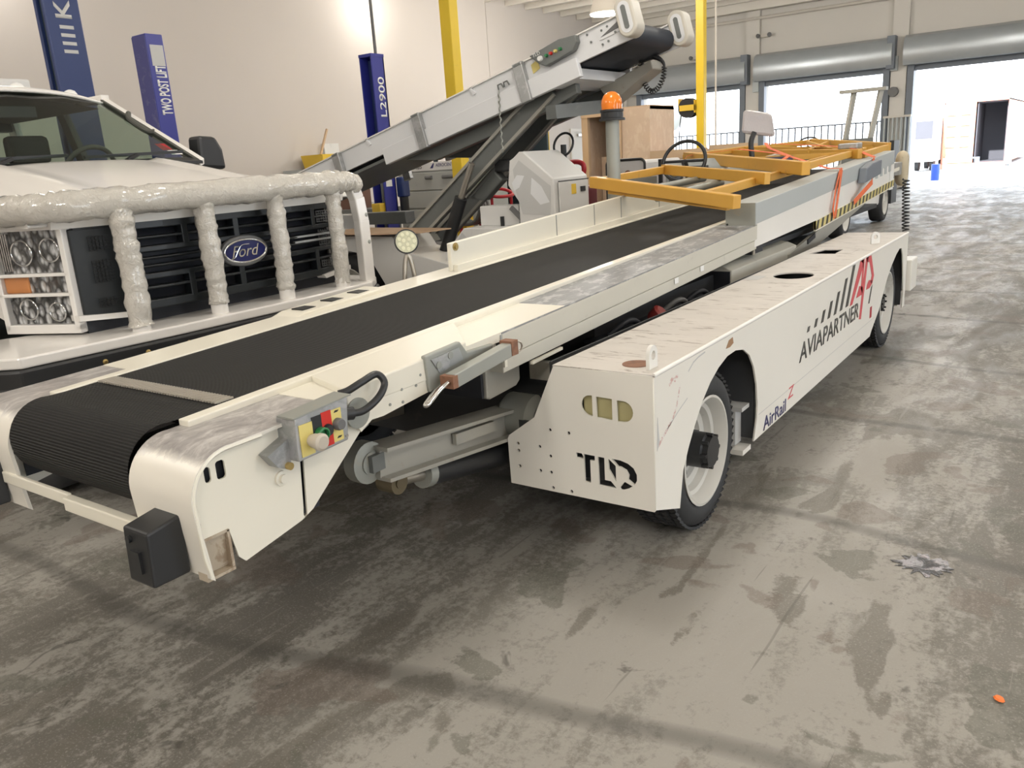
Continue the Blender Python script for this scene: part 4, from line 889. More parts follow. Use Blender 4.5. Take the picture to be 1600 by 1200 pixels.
# rust chips and scrapes of red on the pod side
M().prism([(PX1+.0005, 3.28, .765), (PX1+.0005, 3.315, .795), (PX1+.0005, 3.36, .80), (PX1+.0005, 3.37, .772), (PX1+.0005, 3.33, .762)], (.0008, 0, 0)).build('paint_chip', mat('primer_brown', (.33, .19, .10), .6), P)
def scrape(pts, w, m):
    b = M(); n = len(pts)
    vs = [(PX1+.0006, y, z+w*(.5+.5*math.sin(3.1*k))) for k, (y, z) in enumerate(pts)]+[(PX1+.0006, y+w*.5, z-w) for y, z in pts]
    b.add(vs, [(k, k+1, n+k+1, n+k) for k in range(n-1)]).build('scrape', m, P)
rs = mat('red_scrape', (.62, .40, .36), .5, wear=1., wearcol=(.80, .785, .74), wscale=60, thr=.47)
scrape([(2.60, .548), (2.62, .562), (2.66, .582), (2.70, .603), (2.735, .625), (2.765, .655), (2.785, .70), (2.80, .735)], .009, rs)
scrape([(2.70, .76), (2.73, .775), (2.75, .765), (2.78, .78)], .012, rs); scrape([(2.88, .765), (2.93, .79), (2.98, .80), (3.05, .805)], .004, 'graypatch'); scrape([(2.68, .59), (2.78, .63), (2.87, .66)], .003, 'graypatch')
M().prism([(PX1+.0005, 2.59, .53), (PX1+.0005, 2.612, .56), (PX1+.0005, 2.598, .66)], (.0008, 0, 0)).build('scrape', 'graypatch', P)
M().box(PX1+.0005, PX1+.001, 6.06, 6.12, .36, .44).build('reflector', 'red', P)
M().box(PX1+.0002, PX1+.0008, 3.72, 6.22, .3375, .340).build('seam', 'graypatch', P)
# livery on the pod side
ty = V(0,1,0); tz = V(0,0,1); X1 = PX1+.0008
text('lettering', 'AVIAPARTNER', V(X1, 4.37, .438), ty, V(0, .12, 1), 1.34, .105, 'greylogo', P, t=.001, bold=.012)
def sbar(y, z0, z1, w, name='logo_bar', m='greylogo'):
    k = .62
    return M().prism([(X1, y, z0), (X1, y+w, z0), (X1, y+w+(z1-z0)*k, z1), (X1, y+(z1-z0)*k, z1)], (.001, 0, 0)).build(name, m, P)
for y, z0, z1, w in ((4.50, .582, .61, .045), (4.64, .580, .625, .05), (4.78, .578, .645, .052), (4.92, .576, .67, .055), (5.06, .572, .70, .058), (5.20, .570, .755, .062), (5.345, .568, .812, .068)): sbar(y, z0, z1, w)
def poly(pts, name, m): M().prism([(X1, y, z) for y, z in pts], (.001, 0, 0)).build(name, m, P)
poly([(5.459, .556), (5.525, .556), (5.79, .775), (5.79, .818), (5.70, .818)], 'logo_letter', 'redlogo'); poly([(5.70, .818), (5.816, .818), (5.805, .67), (5.795, .58), (5.745, .62), (5.768, .79)], 'logo_letter', 'redlogo')
poly([(5.626, .580), (5.79, .578), (5.79, .632), (5.70, .648)], 'logo_letter', 'redlogo')
poly([(5.731, .418), (5.79, .408), (5.915, .79), (5.94, .818), (5.86, .818)], 'logo_letter', 'redlogo'); poly([(5.87, .818), (6.016, .812), (6.13, .657), (6.086, .604), (6.026, .622), (6.058, .668), (5.965, .775), (5.89, .78)], 'logo_letter', 'redlogo')
poly([(5.905, .590), (6.005, .586), (6.075, .606), (6.065, .636), (5.975, .646), (5.93, .626)], 'logo_letter', 'redlogo'); poly([(5.994, .478), (6.030, .475), (6.098, .598), (6.058, .585)], 'logo_letter', 'greylogo')
text('lettering', 'AirRail', V(X1, 3.79, .232), ty, tz, .36, .07, 'bluelogo', P, t=.001, bold=.012)
text('lettering', 'Z', V(X1, 4.18, .285), ty, V(0, .3, 1), .09, .06, 'redlogo', P, t=.001)
# wheels, mud guards
wheel(L, (-1.375, 3.14, .345), (1,0,0), .345, .21, .235, hub=(.085, .12))
wheel(L, (-1.375, 6.78, .345), (1,0,0), .345, .21, .235, hub=(.07, .07))
wheel(L, (-3.42, 3.14, .345), (-1,0,0), .345, .21, .235); wheel(L, (-3.42, 6.78, .345), (-1,0,0), .345, .21, .235)
M().box(-1.62, -1.26, 3.70, 3.72, .22, .80).build('wheel_arch', 'chassis', L); M().box(-1.62, -1.26, 7.28, 7.30, .24, .80).build('wheel_arch', 'chassis', L)
M().box(-1.50, -1.28, 3.60, 3.70, .38, .40).box(-1.34, -1.32, 3.62, 3.70, .20, .38).build('step_bracket', 'graypatch', L); M().box(-1.42, -1.27, 3.59, 3.70, .165, .19).build('step', 'pod', L)
# left pod, chassis, axles
M().box(-3.52, -3.06, 4.4, 7.36, .22, .80).box(-3.30, -3.06, 2.75, 4.4, .5, .80).build('left_pod', 'pod', L, bevel=.01)
M().box(-3.0, -1.76, 2.75, 7.3, .36, .64).box(-3.0, -1.95, 3.4, 7.2, .64, .82).build('chassis', 'chassis', L)
M().cyl((-3.3, 3.14, .345), (-1.45, 3.14, .345), .06, 14).cyl((-3.3, 6.78, .345), (-1.45, 6.78, .345), .06, 14).build('axle', 'dark', L)
en = M().box(-2.0, -1.82, 3.35, 4.75, .45, .74).build('engine', 'dark', L, bevel=.02)
for y, z, r in ((3.55, .70, .05), (3.75, .72, .035), (3.95, .72, .055), (4.25, .74, .04), (4.55, .72, .05)): M().lathe([(r, 0), (r*.8, .05), (r*.4, .06)], (-1.82, y, z), (.8,0,.6), 14).build('engine_fitting', 'dark', en, smooth=30)
M().lathe([(.035, 0), (.045, .02), (.045, .07), (.03, .08)], (-1.86, 3.86, .74), (.7,0,.7), 16).build('oil_cap', mat('dull_red_cap', (.28, .035, .03), .5), en, smooth=30)
for k, y in enumerate((3.45, 4.05, 4.35)): M().tube(smoothpath([(-1.90, y, .74), (-1.84, y+.08, .80), (-1.84, y+.2, .77), (-1.9, y+.3, .70)]), .016, 8).build('hose', 'cap_grey' if k == 1 else 'dark', en, smooth=60)
ec = M().prism([(-1.835, 4.95, .62), (-1.835, 4.95, .845), (-1.90, 4.95, .872), (-1.99, 4.95, .885), (-2.03, 4.95, .945), (-2.15, 4.95, .955), (-2.15, 4.95, .62)], (0, 1.36, 0)).build('engine_cover', 'rail', L, bevel=.005)
M().box(-2.1, -1.845, 4.94, 4.95, .62, .84).build('cover_opening_shade', 'dark', ec)  # dark plate stands in for the shade inside the open cover
M().beam((-1.84, 6.1, .74), (-1.84, 8.6, 1.06), .03, .12).build('rear_lift_arm', 'arm', L, bevel=.004); M().beam((-1.82, 6.55, .84), (-1.82, 6.75, .87), .01, .035).build('arm_slot', 'dark', L)
# front lift linkage
M().beam((-1.99, 1.88, .612), (-1.99, 2.78, .515), .07, .105).beam((-1.97, 1.88, .668), (-1.97, 2.78, .573), .115, .014).beam((-1.97, 1.88, .556), (-1.97, 2.78, .457), .115, .014).build('lift_arm', 'arm', L)
M().prism([(-1.95, 2.27, .60), (-1.95, 2.52, .578), (-1.95, 2.52, .535), (-1.95, 2.27, .556)], (.02, 0, 0)).build('arm_plate', 'arm', L)
M().lathe([(.075, 0), (.075, .05), (.04, .055), (.04, .06), (.015, .061)], (-2.03, 1.855, .620), (1,0,0), 26).build('pivot_pin', 'galvd', L, smooth=30)
M().cyl((-2.05, 1.98, .50), (-1.97, 1.98, .50), .043, 22).cyl((-1.975, 1.98, .50), (-1.965, 1.98, .50), .02, 14).build('ram_eye', mat('oily_brown_steel', (.16, .13, .08), .4, metal=.4, vary=.3), L, smooth=30)
M().cyl((-2.0, 2.02, .495), (-2.0, 2.16, .470), .025, 14).build('ram_rod', 'steel', L, smooth=30); M().cyl((-2.0, 2.13, .475), (-2.0, 2.17, .468), .055, 20).build('ram_collar', 'galvd', L, smooth=30)
M().cyl((-2.0, 2.16, .470), (-2.0, 2.70, .372), .052, 20).build('ram_cylinder', 'black', L, smooth=30)
M().lathe([(.07, 0), (.10, .03), (.10, .16), (.07, .19)], (-2.02, 2.72, .54), (1,0,0), 24).build('arm_hinge', 'galvd', L, smooth=30)
M().box(-2.06, -1.90, 2.72, 2.86, .36, .46).build('hinge_block', 'rail', L, bevel=.006); M().lathe([(.03, 0), (.03, .03)], (-1.93, 2.66, .44), (1,0,0), 16).build('hinge_pin', 'brass', L, smooth=30)
M().beam((-1.99, 2.9, .70), (-1.75, 2.9, .70), .04, .08).build('cross_tube', 'rail', L)
M().beam((-2.7, 1.9, .58), (-2.7, 2.75, .50), .1, .1).build('lift_arm', 'arm', L); M().box(-2.75, -1.95, 1.84, 1.90, .59, .65).build('cross_shaft', 'armdark', L)
# driver's station on the left
M().prism([(-3.5, 7.60, .8), (-3.5, 7.60, 1.42), (-3.5, 7.72, 1.50), (-3.5, 7.95, 1.50), (-3.5, 7.95, .8)], (.62, 0, 0)).build('dashboard', 'guard', L, bevel=.02)
M().prism([(-3.45, 7.595, 1.2), (-3.05, 7.595, 1.2), (-3.05, 7.595, 1.44), (-3.45, 7.595, 1.44)], (0, -.012, 0)).build('instrument_panel', 'frame', L); M().lathe([(.05, 0), (.05, .02)], (-3.38, 7.582, 1.40), (0,-1,0), 18).build('dial', 'brass', L)
M().box(-3.30, -3.20, 7.57, 7.585, 1.27, 1.36).build('plate_label', 'paper', L)
sw = M().tube([(-3.22+.21*math.cos(q*PI/18), 7.42+.07*math.sin(q*PI/18), 1.49+.18*math.sin(q*PI/18)) for q in range(36)], .017, 10, True).tube([(-3.42, 7.42, 1.49), (-3.02, 7.42, 1.49)], .013, 8).tube([(-3.22, 7.42, 1.49), (-3.22, 7.36, 1.33)], .013, 8).build('steering_wheel', 'black', L, smooth=50)
M().tube([(-3.22, 7.42, 1.49), (-3.22, 7.62, 1.2)], .03, 10).build('steering_column', 'black', L)
M().box(-3.5, -3.06, 8.6, 9.1, .82, 1.02).build('seat', 'seat', L, bevel=.04)
# wrapped mirror on a bent stalk
st = M().tube(smoothpath([(-3.0, 8.66, 1.15), (-3.0, 8.66, 1.45), (-3.02, 8.68, 1.62), (-3.0, 8.72, 1.72)]), .028, 10).build('mirror_stalk', 'black', L, smooth=60)
film = mat('clear_film_over_grey', (.50, .47, .47), .15, bump=.5, vary=.15, wscale=8)
M().hexa([(-3.14, 8.70, 1.72), (-2.86, 8.92, 1.66), (-2.86, 9.0, 1.66), (-3.14, 8.82, 1.72), (-3.12, 8.70, 1.96), (-2.90, 8.92, 1.90), (-2.90, 9.0, 1.90), (-3.12, 8.82, 1.96)]).build('mirror', film, L, bevel=.05)
# amber beacon on a steel post
bp = M().cyl((-3.1, 5.8, .80), (-3.1, 5.8, 1.865), .052, 22).build('beacon_post', 'galvd', L, smooth=30)
bc = M().lathe([(.10, 0), (.10, .015), (.085, .02), (.085, .06), (.09, .065), (.09, .08)], (-3.1, 5.8, 1.845), (0,0,1), 28).build('beacon', 'black', L, smooth=30)
M().lathe([(.078, 0), (.080, .04), (.076, .07), (.06, .105), (.035, .125), (.01, .132)], (-3.1, 5.8, 1.925), (0,0,1), 28).build('beacon_lens', mat('amber_beacon_lens', (.90, .22, .02), .12, vary=.25, wscale=30), bc, smooth=50)
# round work light on a split stalk
wl = M().lathe([(.045, -.05), (.066, -.025), (.068, .012), (.060, .014)], (-3.12, 3.39, 1.205), (.72, -.66, .12), 30).build('work_light', 'black', L, smooth=40)
d_ = V(.72, -.66, .12).normalized(); c_ = V(-3.12, 3.39, 1.205)+d_*.012; e_ = d_.orthogonal().normalized(); g_ = d_.cross(e_)
M().lathe([(.060, 0), (.060, .003)], c_, d_, 28).build('lens', 'led', wl)
for k in range(12):
    a = 2*PI*k/9 if k < 9 else 2*PI*k/3; rr = .042 if k < 9 else .017
    M().lathe([(.011, .003), (.009, .006)], c_+(e_*math.cos(a)+g_*math.sin(a))*rr, d_, 10).build('diode', mat('diode', (.75, .74, .55), .2) if k == 0 else bpy.data.materials['diode'], wl)
for s_ in (-1, 1): M().tube(smoothpath([(-3.12, 3.39, 1.135), (-3.12+s_*.012, 3.39+s_*.012, 1.09), (-3.12+s_*.02, 3.39+s_*.026, .95), (-3.12+s_*.02, 3.39+s_*.03, .80)]), .013, 8).build('stalk', 'steel', L, smooth=60)

# ================================================================ yellow frames laid on the belt, strapped down
def frame_beam(mb, p, q, w=.05, h=.07): mb.beam(p, q, w, h)
FR = thing('rail_frame', 'amber yellow tubular frame lying nearest on the black belt, its front bar overhanging', 'frame', (-2.5, 5.8, 1.3))
M().beam((-1.83, 5.02, 1.262), (-3.22, 5.68, 1.40), .07, .085).build('front_bar', 'orange_y', FR, bevel=.006)
M().beam((-1.90, 5.06, 1.235), (-3.05, 5.63, 1.335), .03, .05).build('lower_lip', 'orange_y', FR)
M().beam((-3.20, 5.68, 1.395), (-3.25, 7.15, 1.435), .05, .065).build('side_bar', 'orange_y', FR, bevel=.005)
M().beam((-2.10, 5.16, 1.30), (-2.12, 7.2, 1.37), .05, .06).build('side_bar', 'orange_y', FR, bevel=.005)
M().beam((-3.26, 7.05, 1.435), (-1.98, 6.05, 1.355), .05, .085).build('cross_bar', 'orange_y', FR, bevel=.005)
M().tube([(-2.95, 5.70, 1.30), (-2.75, 6.75, 1.35)], .028, 12).build('tube', 'galvd', FR, smooth=40); M().tube([(-2.62, 5.55, 1.27), (-2.50, 6.5, 1.32)], .028, 12).build('tube', 'galvd', FR, smooth=40)
M().box(-3.22, -3.16, 6.1, 6.7, 1.33, 1.39).build('side_plate', 'armdark', FR)
F2 = thing('rail_frame', 'amber yellow frame behind the nearest one, thick diagonal bar resting on the grey guard', 'frame', (-2.6, 7.6, 1.35))
M().beam((-1.82, 6.45, 1.40), (-3.62, 8.40, 1.52), .07, .10).build('front_bar', 'orange_y', F2, bevel=.006)
M().beam((-3.62, 8.36, 1.515), (-3.62, 10.3, 1.56), .05, .06).build('side_bar', 'orange_y', F2, bevel=.005)
M().beam((-2.02, 6.7, 1.38), (-2.02, 9.2, 1.47), .05, .06).build('side_bar', 'orange_y', F2, bevel=.005); M().beam((-2.18, 6.9, 1.37), (-2.18, 9.2, 1.46), .04, .05).build('side_bar', 'orange_y', F2)
M().beam((-3.1, 7.9, 1.46), (-2.02, 8.5, 1.45), .04, .05).build('brace', 'orange_y', F2)
F3 = thing('rail_frame', 'farthest amber yellow frame on the belt, braced with crossing diagonals', 'frame', (-2.8, 9.6, 1.45))
M().beam((-1.92, 8.6, 1.445), (-3.95, 9.95, 1.52), .06, .09).build('front_bar', 'orange_y', F3, bevel=.006)
M().beam((-3.9, 9.95, 1.52), (-3.3, 11.9, 1.58), .05, .07).build('side_bar', 'orange_y', F3, bevel=.005); M().beam((-1.92, 8.7, 1.435), (-1.92, 9.8, 1.475), .05, .06).build('side_bar', 'orange_y', F3, bevel=.005)
M().beam((-3.3, 11.9, 1.58), (-1.9, 9.8, 1.48), .05, .09).build('rear_bar', 'orange_y', F3, bevel=.005)
M().beam((-3.9, 9.9, 1.55), (-2.1, 10.1, 1.49), .035, .045).build('brace', 'orange_y', F3); M().beam((-2.2, 8.9, 1.47), (-3.3, 11.7, 1.58), .035, .045).build('brace', 'orange_y', F3); M().beam((-3.4, 9.6, 1.53), (-1.95, 9.4, 1.47), .035, .045).build('brace', 'orange_y', F3); M().beam((-3.7, 10.2, 1.56), (-2.0, 9.0, 1.48), .03, .04).build('brace', 'orange_y', F3); M().beam((-2.5, 8.95, 1.50), (-2.9, 11.2, 1.56), .03, .04).build('brace', 'orange_y', F3)
tag(M().box(-2.75, -2.45, 8.0, 8.4, 1.40, 1.47).build('folded_sheet', mat('navy_sheet', (.10, .10, .17), .6)), 'dark blue folded sheet lying inside the yellow frames', 'sheet')
def ribbon(pts, w, nrm):
    b = M(); P = [Vector(p) for p in pts]; n = len(P); nr = Vector(nrm).normalized()
    vs = []
    for i, p in enumerate(P):
        t = (P[min(i+1, n-1)]-P[max(i-1, 0)]).normalized(); s = t.cross(nr).normalized()*w/2
        vs += [p-s, p+s, p+s+nr*.004, p-s+nr*.004]
    fs = []
    for i in range(n-1):
        a = 4*i
        for k in range(4): l = (k+1) % 4; fs.append((a+k, a+l, a+4+l, a+4+k))
    fs += [(0, 1, 2, 3), (4*n-1, 4*n-2, 4*n-3, 4*n-4)]
    return b.add(vs, fs)
s1 = thing('ratchet_strap', 'orange strap hanging over the grey guard, nearer of two', 'strap', (-1.78, 7.4, 1.3))
ribbon([(-1.785, 7.36, 1.355), (-1.782, 7.30, 1.24), (-1.772, 7.20, 1.10), (-1.765, 7.12, .985)], .055, (1, 0, 0)).build('hanging_end', 'strap', s1)
ribbon([(-1.784, 7.30, 1.35), (-1.779, 7.16, 1.20), (-1.774, 7.08, 1.05), (-1.762, 7.08, .97)], .03, (1, 0, 0)).build('hanging_end', 'strap', s1)
ribbon([(-1.785, 7.36, 1.357), (-1.90, 7.40, 1.36), (-2.4, 7.7, 1.50), (-3.0, 8.3, 1.56)], .045, (0, 0, 1)).build('webbing', 'strap', s1)
ribbon([(-3.0, 8.3, 1.565), (-3.5, 8.15, 1.53), (-3.62, 8.0, 1.30)], .045, (0, 0, 1)).build('webbing', 'strap', s1)
s2 = thing('ratchet_strap', 'orange strap crossing the farthest yellow frame, with its ratchet buckle', 'strap', (-1.8, 8.4, 1.4))
ribbon([(-1.782, 8.55, 1.405), (-1.778, 8.40, 1.3), (-1.715, 8.2, 1.2), (-1.765, 7.75, 1.05)], .05, (1, 0, 0)).build('hanging_end', 'strap', s2)
ribbon([(-1.785, 8.55, 1.408), (-2.05, 8.75, 1.51), (-2.6, 9.4, 1.55), (-3.5, 10.6, 1.60)], .05, (0, 0, 1)).build('webbing', 'strap', s2)
ribbon([(-3.5, 10.6, 1.605), (-3.0, 9.2, 1.55), (-2.3, 7.6, 1.48), (-2.28, 7.3, 1.44)], .04, (0, 0, 1)).build('webbing', 'strap', s2)
M().box(-2.16, -1.98, 8.72, 8.95, 1.495, 1.55).build('ratchet', 'galv', s2, bevel=.01)

# ================================================================ WHITE PICKUP (faces +X, centre line y = 2.85)
T = thing('pickup_truck', 'white pickup truck with a film-wrapped bull bar, parked nose-on beside the belt loader', 'truck', (-6.6, 2.85, 0))
YC = 2.85
def grid(fn, nu, nv, name, m, parent, smooth=40, thick=0.):
    b = M()
    for i in range(nu+1):
        for j in range(nv+1): b.v.append(Vector(fn(i/nu, j/nv)))
    for i in range(nu):
        for j in range(nv):
            a = i*(nv+1)+j; b.f.append((a, a+1, a+nv+2, a+nv+1))
    o = b.build(name, m, parent, smooth=smooth)
    if thick:
        s = o.modifiers.new('skin', 'SOLIDIFY'); s.thickness = thick; s.offset = 0
    return o
# hood: crowned, rising to the cowl, twin creases
def hood(u, v):
    y = (v-.5)*2; x0 = -3.93-.36*abs(y)**2.6; x = x0+(-5.42+.10*(1-y*y)-x0)*u
    z = 1.455+.285*u**.75-.12*abs(y)**4+.03*(1-abs(y)**2)+(.022 if .50 < abs(y) < .66 else 0)*min(1, 3*u)
    if u < .06: z -= .06*(1-u/.06)
    return (x, YC+y*.98, z)
grid(hood, 26, 30, 'hood', 'truckwhite', T, 60, .012)
M().prism([(-5.34, YC-.88, 1.725), (-5.30, YC, 1.75), (-5.34, YC+.88, 1.725), (-5.50, YC+.9, 1.76), (-5.50, YC-.9, 1.76)], (0, 0, .02)).build('cowl', 'black', T)
for s in (-1, 1):
    fen = M(); yo = YC+s*1.02; yi = YC+s*.93
    poly = [(-4.02, 1.44), (-4.42, 1.44), (-4.42, .985), (-4.48, .985), (-4.62, 1.02), (-4.85, .98), (-5.02, .80), (-5.10, .55), (-5.55, .55), (-5.55, 1.68), (-5.45, 1.68), (-4.30, 1.52), (-4.02, 1.47)]
    plate('fender', [(p[0], p[1]) for p in poly], [], .09, V(0, (yo+yi)/2, 0), *XZ, 'truckwhite', T, bevel=.015)
    M().box(-8.0, -5.56, yo-.04, yo+.04, .55, 1.50).build('door', 'truckwhite', T, bevel=.02)
    M().box(-5.9, -5.7, yo-.01+s*.04, yo+.01+s*.05, 1.32, 1.37).build('handle', 'black', bpy.data.objects['door.%03d' % 1] if False else T)
    M().box(-9.75, -8.05, yo-.04, yo+.04, .75, 1.50).build('bed_side', 'truckwhite', T, bevel=.02)
# cab: pillars, roof, glass, dark inside
wb = [V(-5.44, YC-.90, 1.755), V(-5.36, YC-.45, 1.775), V(-5.33, YC, 1.78), V(-5.36, YC+.45, 1.775), V(-5.44, YC+.90, 1.755)]
wt = [V(-6.28, YC-.74, 2.235), V(-6.20, YC-.38, 2.268), V(-6.18, YC, 2.275), V(-6.20, YC+.38, 2.268), V(-6.28, YC+.74, 2.235)]
MT['windscreen'] = glassy('tinted_windscreen', (.68, .78, .71), .12, .02, .93)
g = M(); g.v = wb+wt; g.f = [(i, i+1, i+6, i+5) for i in range(4)]; g.build('windscreen', 'windscreen', T, smooth=60)
for s, i in ((-1, 0), (1, 4)):
    M().beam(wb[i]+V(.02, s*.03, -.02), wt[i]+V(.0, s*.02, 0), .055, .045, (0, s, .3)).build('a_pillar', 'truckwhite', T, bevel=.008)
    M().beam(wb[i]+V(.015, 0, -.02), wt[i]+V(.0, 0, -.005), .05, .02, (0, s, .3)).build('pillar_trim', 'interior', T)
    ys, yt = YC+s*.95, YC+s*.76
    M().beam((-6.9, YC+s*.93, 1.5), (-6.95, yt, 2.24), .10, .05, (0, 1, 0)).build('b_pillar', 'interior', T)
    M().beam((-8.0, YC+s*.93, 1.5), (-7.8, yt, 2.24), .14, .05, (0, 1, 0)).build('c_pillar', 'truckwhite', T)
    M().beam((-6.26, yt, 2.25), (-7.85, yt, 2.25), .06, .06).build('roof_rail', 'truckwhite', T)
    gl = M(); gl.add([(-5.6, YC+s*.945, 1.50), (-7.9, YC+s*.945, 1.50), (-7.8, yt, 2.22), (-6.3, yt, 2.22), (-5.62, YC+s*.90, 1.78)], [(0, 1, 2, 3, 4)]).build('side_window', 'windscreen', T)
def roof(u, v):
    y = (v-.5)*2; return (-6.16-.11*abs(y)**2-u*(1.70-.1*abs(y)**2), YC+y*.80, 2.335-.085*abs(y)**2.5-.05*(1-min(1, u*6))**2-.03*u)
grid(roof, 14, 16, 'roof', 'truckwhite', T, 60, .02)
hl = M()
def liner(u, v):
    y = (v-.5)*2; return (-6.24-.09*abs(y)**2-u*1.5, YC+y*.74, 2.235-.05*abs(y)**2.5)
grid(liner, 6, 8, 'headliner', 'interior', T, 60)
for y in (YC-.20, YC+.22, YC+.60):
    M().lathe([(.05, 0), (.05, .012), (.035, .035), (.01, .045)], (-6.45, y, 2.335-.085*abs((y-YC)/.8)**2.5-.006), (0,0,1), 16).build('clearance_light', 'paper', T, smooth=40)
M().box(-7.9, -7.6, 2.1, 3.74, 2.30, 2.54).build('roof_box', 'graybody', T, bevel=.02)
bk = M().box(-7.98, -7.94, YC-.9, YC+.9, .6, 1.72).box(-7.9, -7.8, YC-.75, YC+.75, 2.12, 2.26); bk.build('cab_rear', 'interior', T)
M().add([(-7.95, YC-.86, 1.72), (-7.95, YC+.86, 1.72), (-7.84, YC+.74, 2.14), (-7.84, YC-.74, 2.14)], [(0, 1, 2, 3)]).build('rear_window', 'windscreen', T)
M().box(-5.95, -5.42, YC-.9, YC+.9, 1.35, 1.70).build('dashboard', 'interior', T, bevel=.05)
for s in (-.42, .42):
    se = M().box(-6.95, -6.75, YC+s-.26, YC+s+.26, 1.0, 1.80).box(-6.95, -6.3, YC+s-.26, YC+s+.26, .9, 1.1).build('seat', 'seat', T, bevel=.06)
    M().box(-6.97, -6.85, YC+s-.16, YC+s+.16, 1.82, 2.03).build('headrest', 'seat', se, bevel=.04)
M().tube(smoothpath([(-6.05, YC+.80, 2.13), (-5.98, YC+.76, 2.08), (-5.85, YC+.79, 1.99), (-5.80, YC+.83, 1.98)]), .02, 8).build('grab_handle', 'interior', T)
M().tube([(-6.05+.10*math.cos(q*PI/14), YC+.42+.19*math.sin(q*PI/14), 1.72+.17*math.cos(q*PI/14)) for q in range(28)], .018, 8, True).tube([(-6.05, YC+.24, 1.72), (-6.05, YC+.60, 1.72)], .02, 8).build('steering_wheel', 'interior', T, smooth=50)
M().box(-6.12, -6.06, YC-.13, YC+.13, 2.10, 2.17).build('rear_view_mirror', 'black', T)
for y0, y1 in ((YC-.75, YC-.05), (YC+.05, YC+.78)): M().beam((-5.40, y0, 1.80), (-5.42, y1, 1.815), .022, .02).beam((-5.36, (y0+y1)/2-.1, 1.77), (-5.40, (y0+y1)/2, 1.805), .03, .02).build('wiper', 'black', T)
M().add([(-5.56, YC+.72, 1.835), (-5.56, YC+.80, 1.835), (-5.64, YC+.79, 1.885), (-5.64, YC+.71, 1.885)], [(0, 1, 2, 3)]).build('sticker', 'red', T); M().add([(-5.49, YC+.74, 1.80), (-5.49, YC+.83, 1.80), (-5.54, YC+.82, 1.832), (-5.54, YC+.735, 1.832)], [(0, 1, 2, 3)]).build('sticker', 'paper', T)
for s in (-1, 1):
    m_ = M().prism([(-5.60, YC+s*1.04, 1.70), (-5.60, YC+s*1.27, 1.68), (-5.60, YC+s*1.26, 1.83), (-5.60, YC+s*1.21, 1.925), (-5.60, YC+s*1.06, 1.935)], (-.15, 0, 0)).build('door_mirror', 'black', T, bevel=.025)
    M().beam((-5.66, YC+s*.93, 1.72), (-5.66, YC+s*1.07, 1.74), .06, .05).build('mirror_arm', 'black', T)
# grille: bowed panel with slots and mesh pockets
def gx(y): return -3.90-.14*max(0, abs(y-YC)-.45)**1.3*2
GR = grid(lambda u, v: (gx(YC+(v-.5)*1.72)-.10, YC+(v-.5)*1.72, 1.0+.43*u), 2, 16, 'grille', 'dark', T, 30, .02)
def gbar(y0, y1, z0, z1, d, name='grille_bar', m='grille'):
    b = M(); n = 8; vs = []
    for k in range(n+1):
        y = y0+(y1-y0)*k/n; x = gx(y); vs += [(x-d, y, z0), (x, y, z0), (x, y, z1), (x-d, y, z1)]
    fs = [(0, 1, 2, 3), (4*n+3, 4*n+2, 4*n+1, 4*n)]
    for k in range(n):
        a = 4*k
        for q in range(4): r = (q+1) % 4; fs.append((a+q, a+4+q, a+4+r, a+r))
    b.add(vs, fs); return b.build(name, m, GR, bevel=.006)
for z0, z1 in ((.985, 1.03), (1.085, 1.10), (1.135, 1.165), (1.195, 1.207), (1.235, 1.247), (1.272, 1.302), (1.338, 1.352), (1.388, 1.455)): gbar(YC-.84, YC+.84, z0, z1, .07)
for y in (YC-.62, YC-.30, YC+.02, YC+.30, YC+.60):
    for z0, z1 in ((1.02, 1.15), (1.29, 1.40)): gbar(y-.018, y+.018, z0, z1, .06, 'grille_post')
gbar(YC-.86, YC-.66, .99, 1.42, .09, 'grille_cheek', 'grille'); gbar(YC+.80, YC+.86, .99, 1.42, .09, 'grille_cheek', 'grillegrey')
for z0, z1 in ((1.03, 1.085), (1.15, 1.27), (1.305, 1.385)):
    for s in (-1, 1):
        y0 = YC+s*.72; b = M()
        xx = gx(y0)+.003
        for k in range(9): b.box(xx, xx+.004, y0-.075+k*.018, y0-.071+k*.018, z0+.005, z1-.005)
        for k in range(int((z1-z0)/.016)): b.box(xx, xx+.004, y0-.077, y0+.077, z0+.006+k*.016, z0+.010+k*.016)
        b.build('mesh_pocket', 'black' if s < 0 else 'cap_grey', GR)
for z in (1.205, 1.235): M().box(gx(YC+.6), gx(YC+.6)+.02, YC+.42, YC+.80, z, z+.012).build('bright_bar', 'galv', GR)
# badge
bd = M(); bd.prism([(-3.905, YC+.035+.158*math.cos(q*PI/24), 1.212+.085*math.sin(q*PI/24)) for q in range(48)], (.035, 0, 0)); BD = bd.build('badge', 'cap_grey', GR, bevel=.01)
M().tube([(-3.868, YC+.035+.140*math.cos(q*PI/24), 1.212+.062*math.sin(q*PI/24)) for q in range(48)], .0065, 8, True).build('badge_ring', 'chrome', BD, smooth=60) if False else M().tube([(-3.868, YC+.035+.140*math.cos(q*PI/24), 1.212+.062*math.sin(q*PI/24)) for q in range(48)], .0065, 8, True).build('badge_ring', 'chrome', GR, smooth=60)
M().prism([(-3.872, YC+.035+.138*math.cos(q*PI/24), 1.212+.060*math.sin(q*PI/24)) for q in range(48)], (.004, 0, 0)).build('badge_face', 'greylens', GR)
text('lettering', 'Ford', V(-3.867, YC-.06, 1.182), V(0,1,0), V(0,0,1), .185, .062, 'chrome', GR, shear=.35, t=.003)
M().tube(smoothpath([(-3.864, YC-.068, 1.178), (-3.864, YC-.045, 1.182), (-3.864, YC-.02, 1.215), (-3.864, YC+.01, 1.245), (-3.864, YC+.06, 1.247)]), .003, 6).build('lettering', 'chrome', GR)
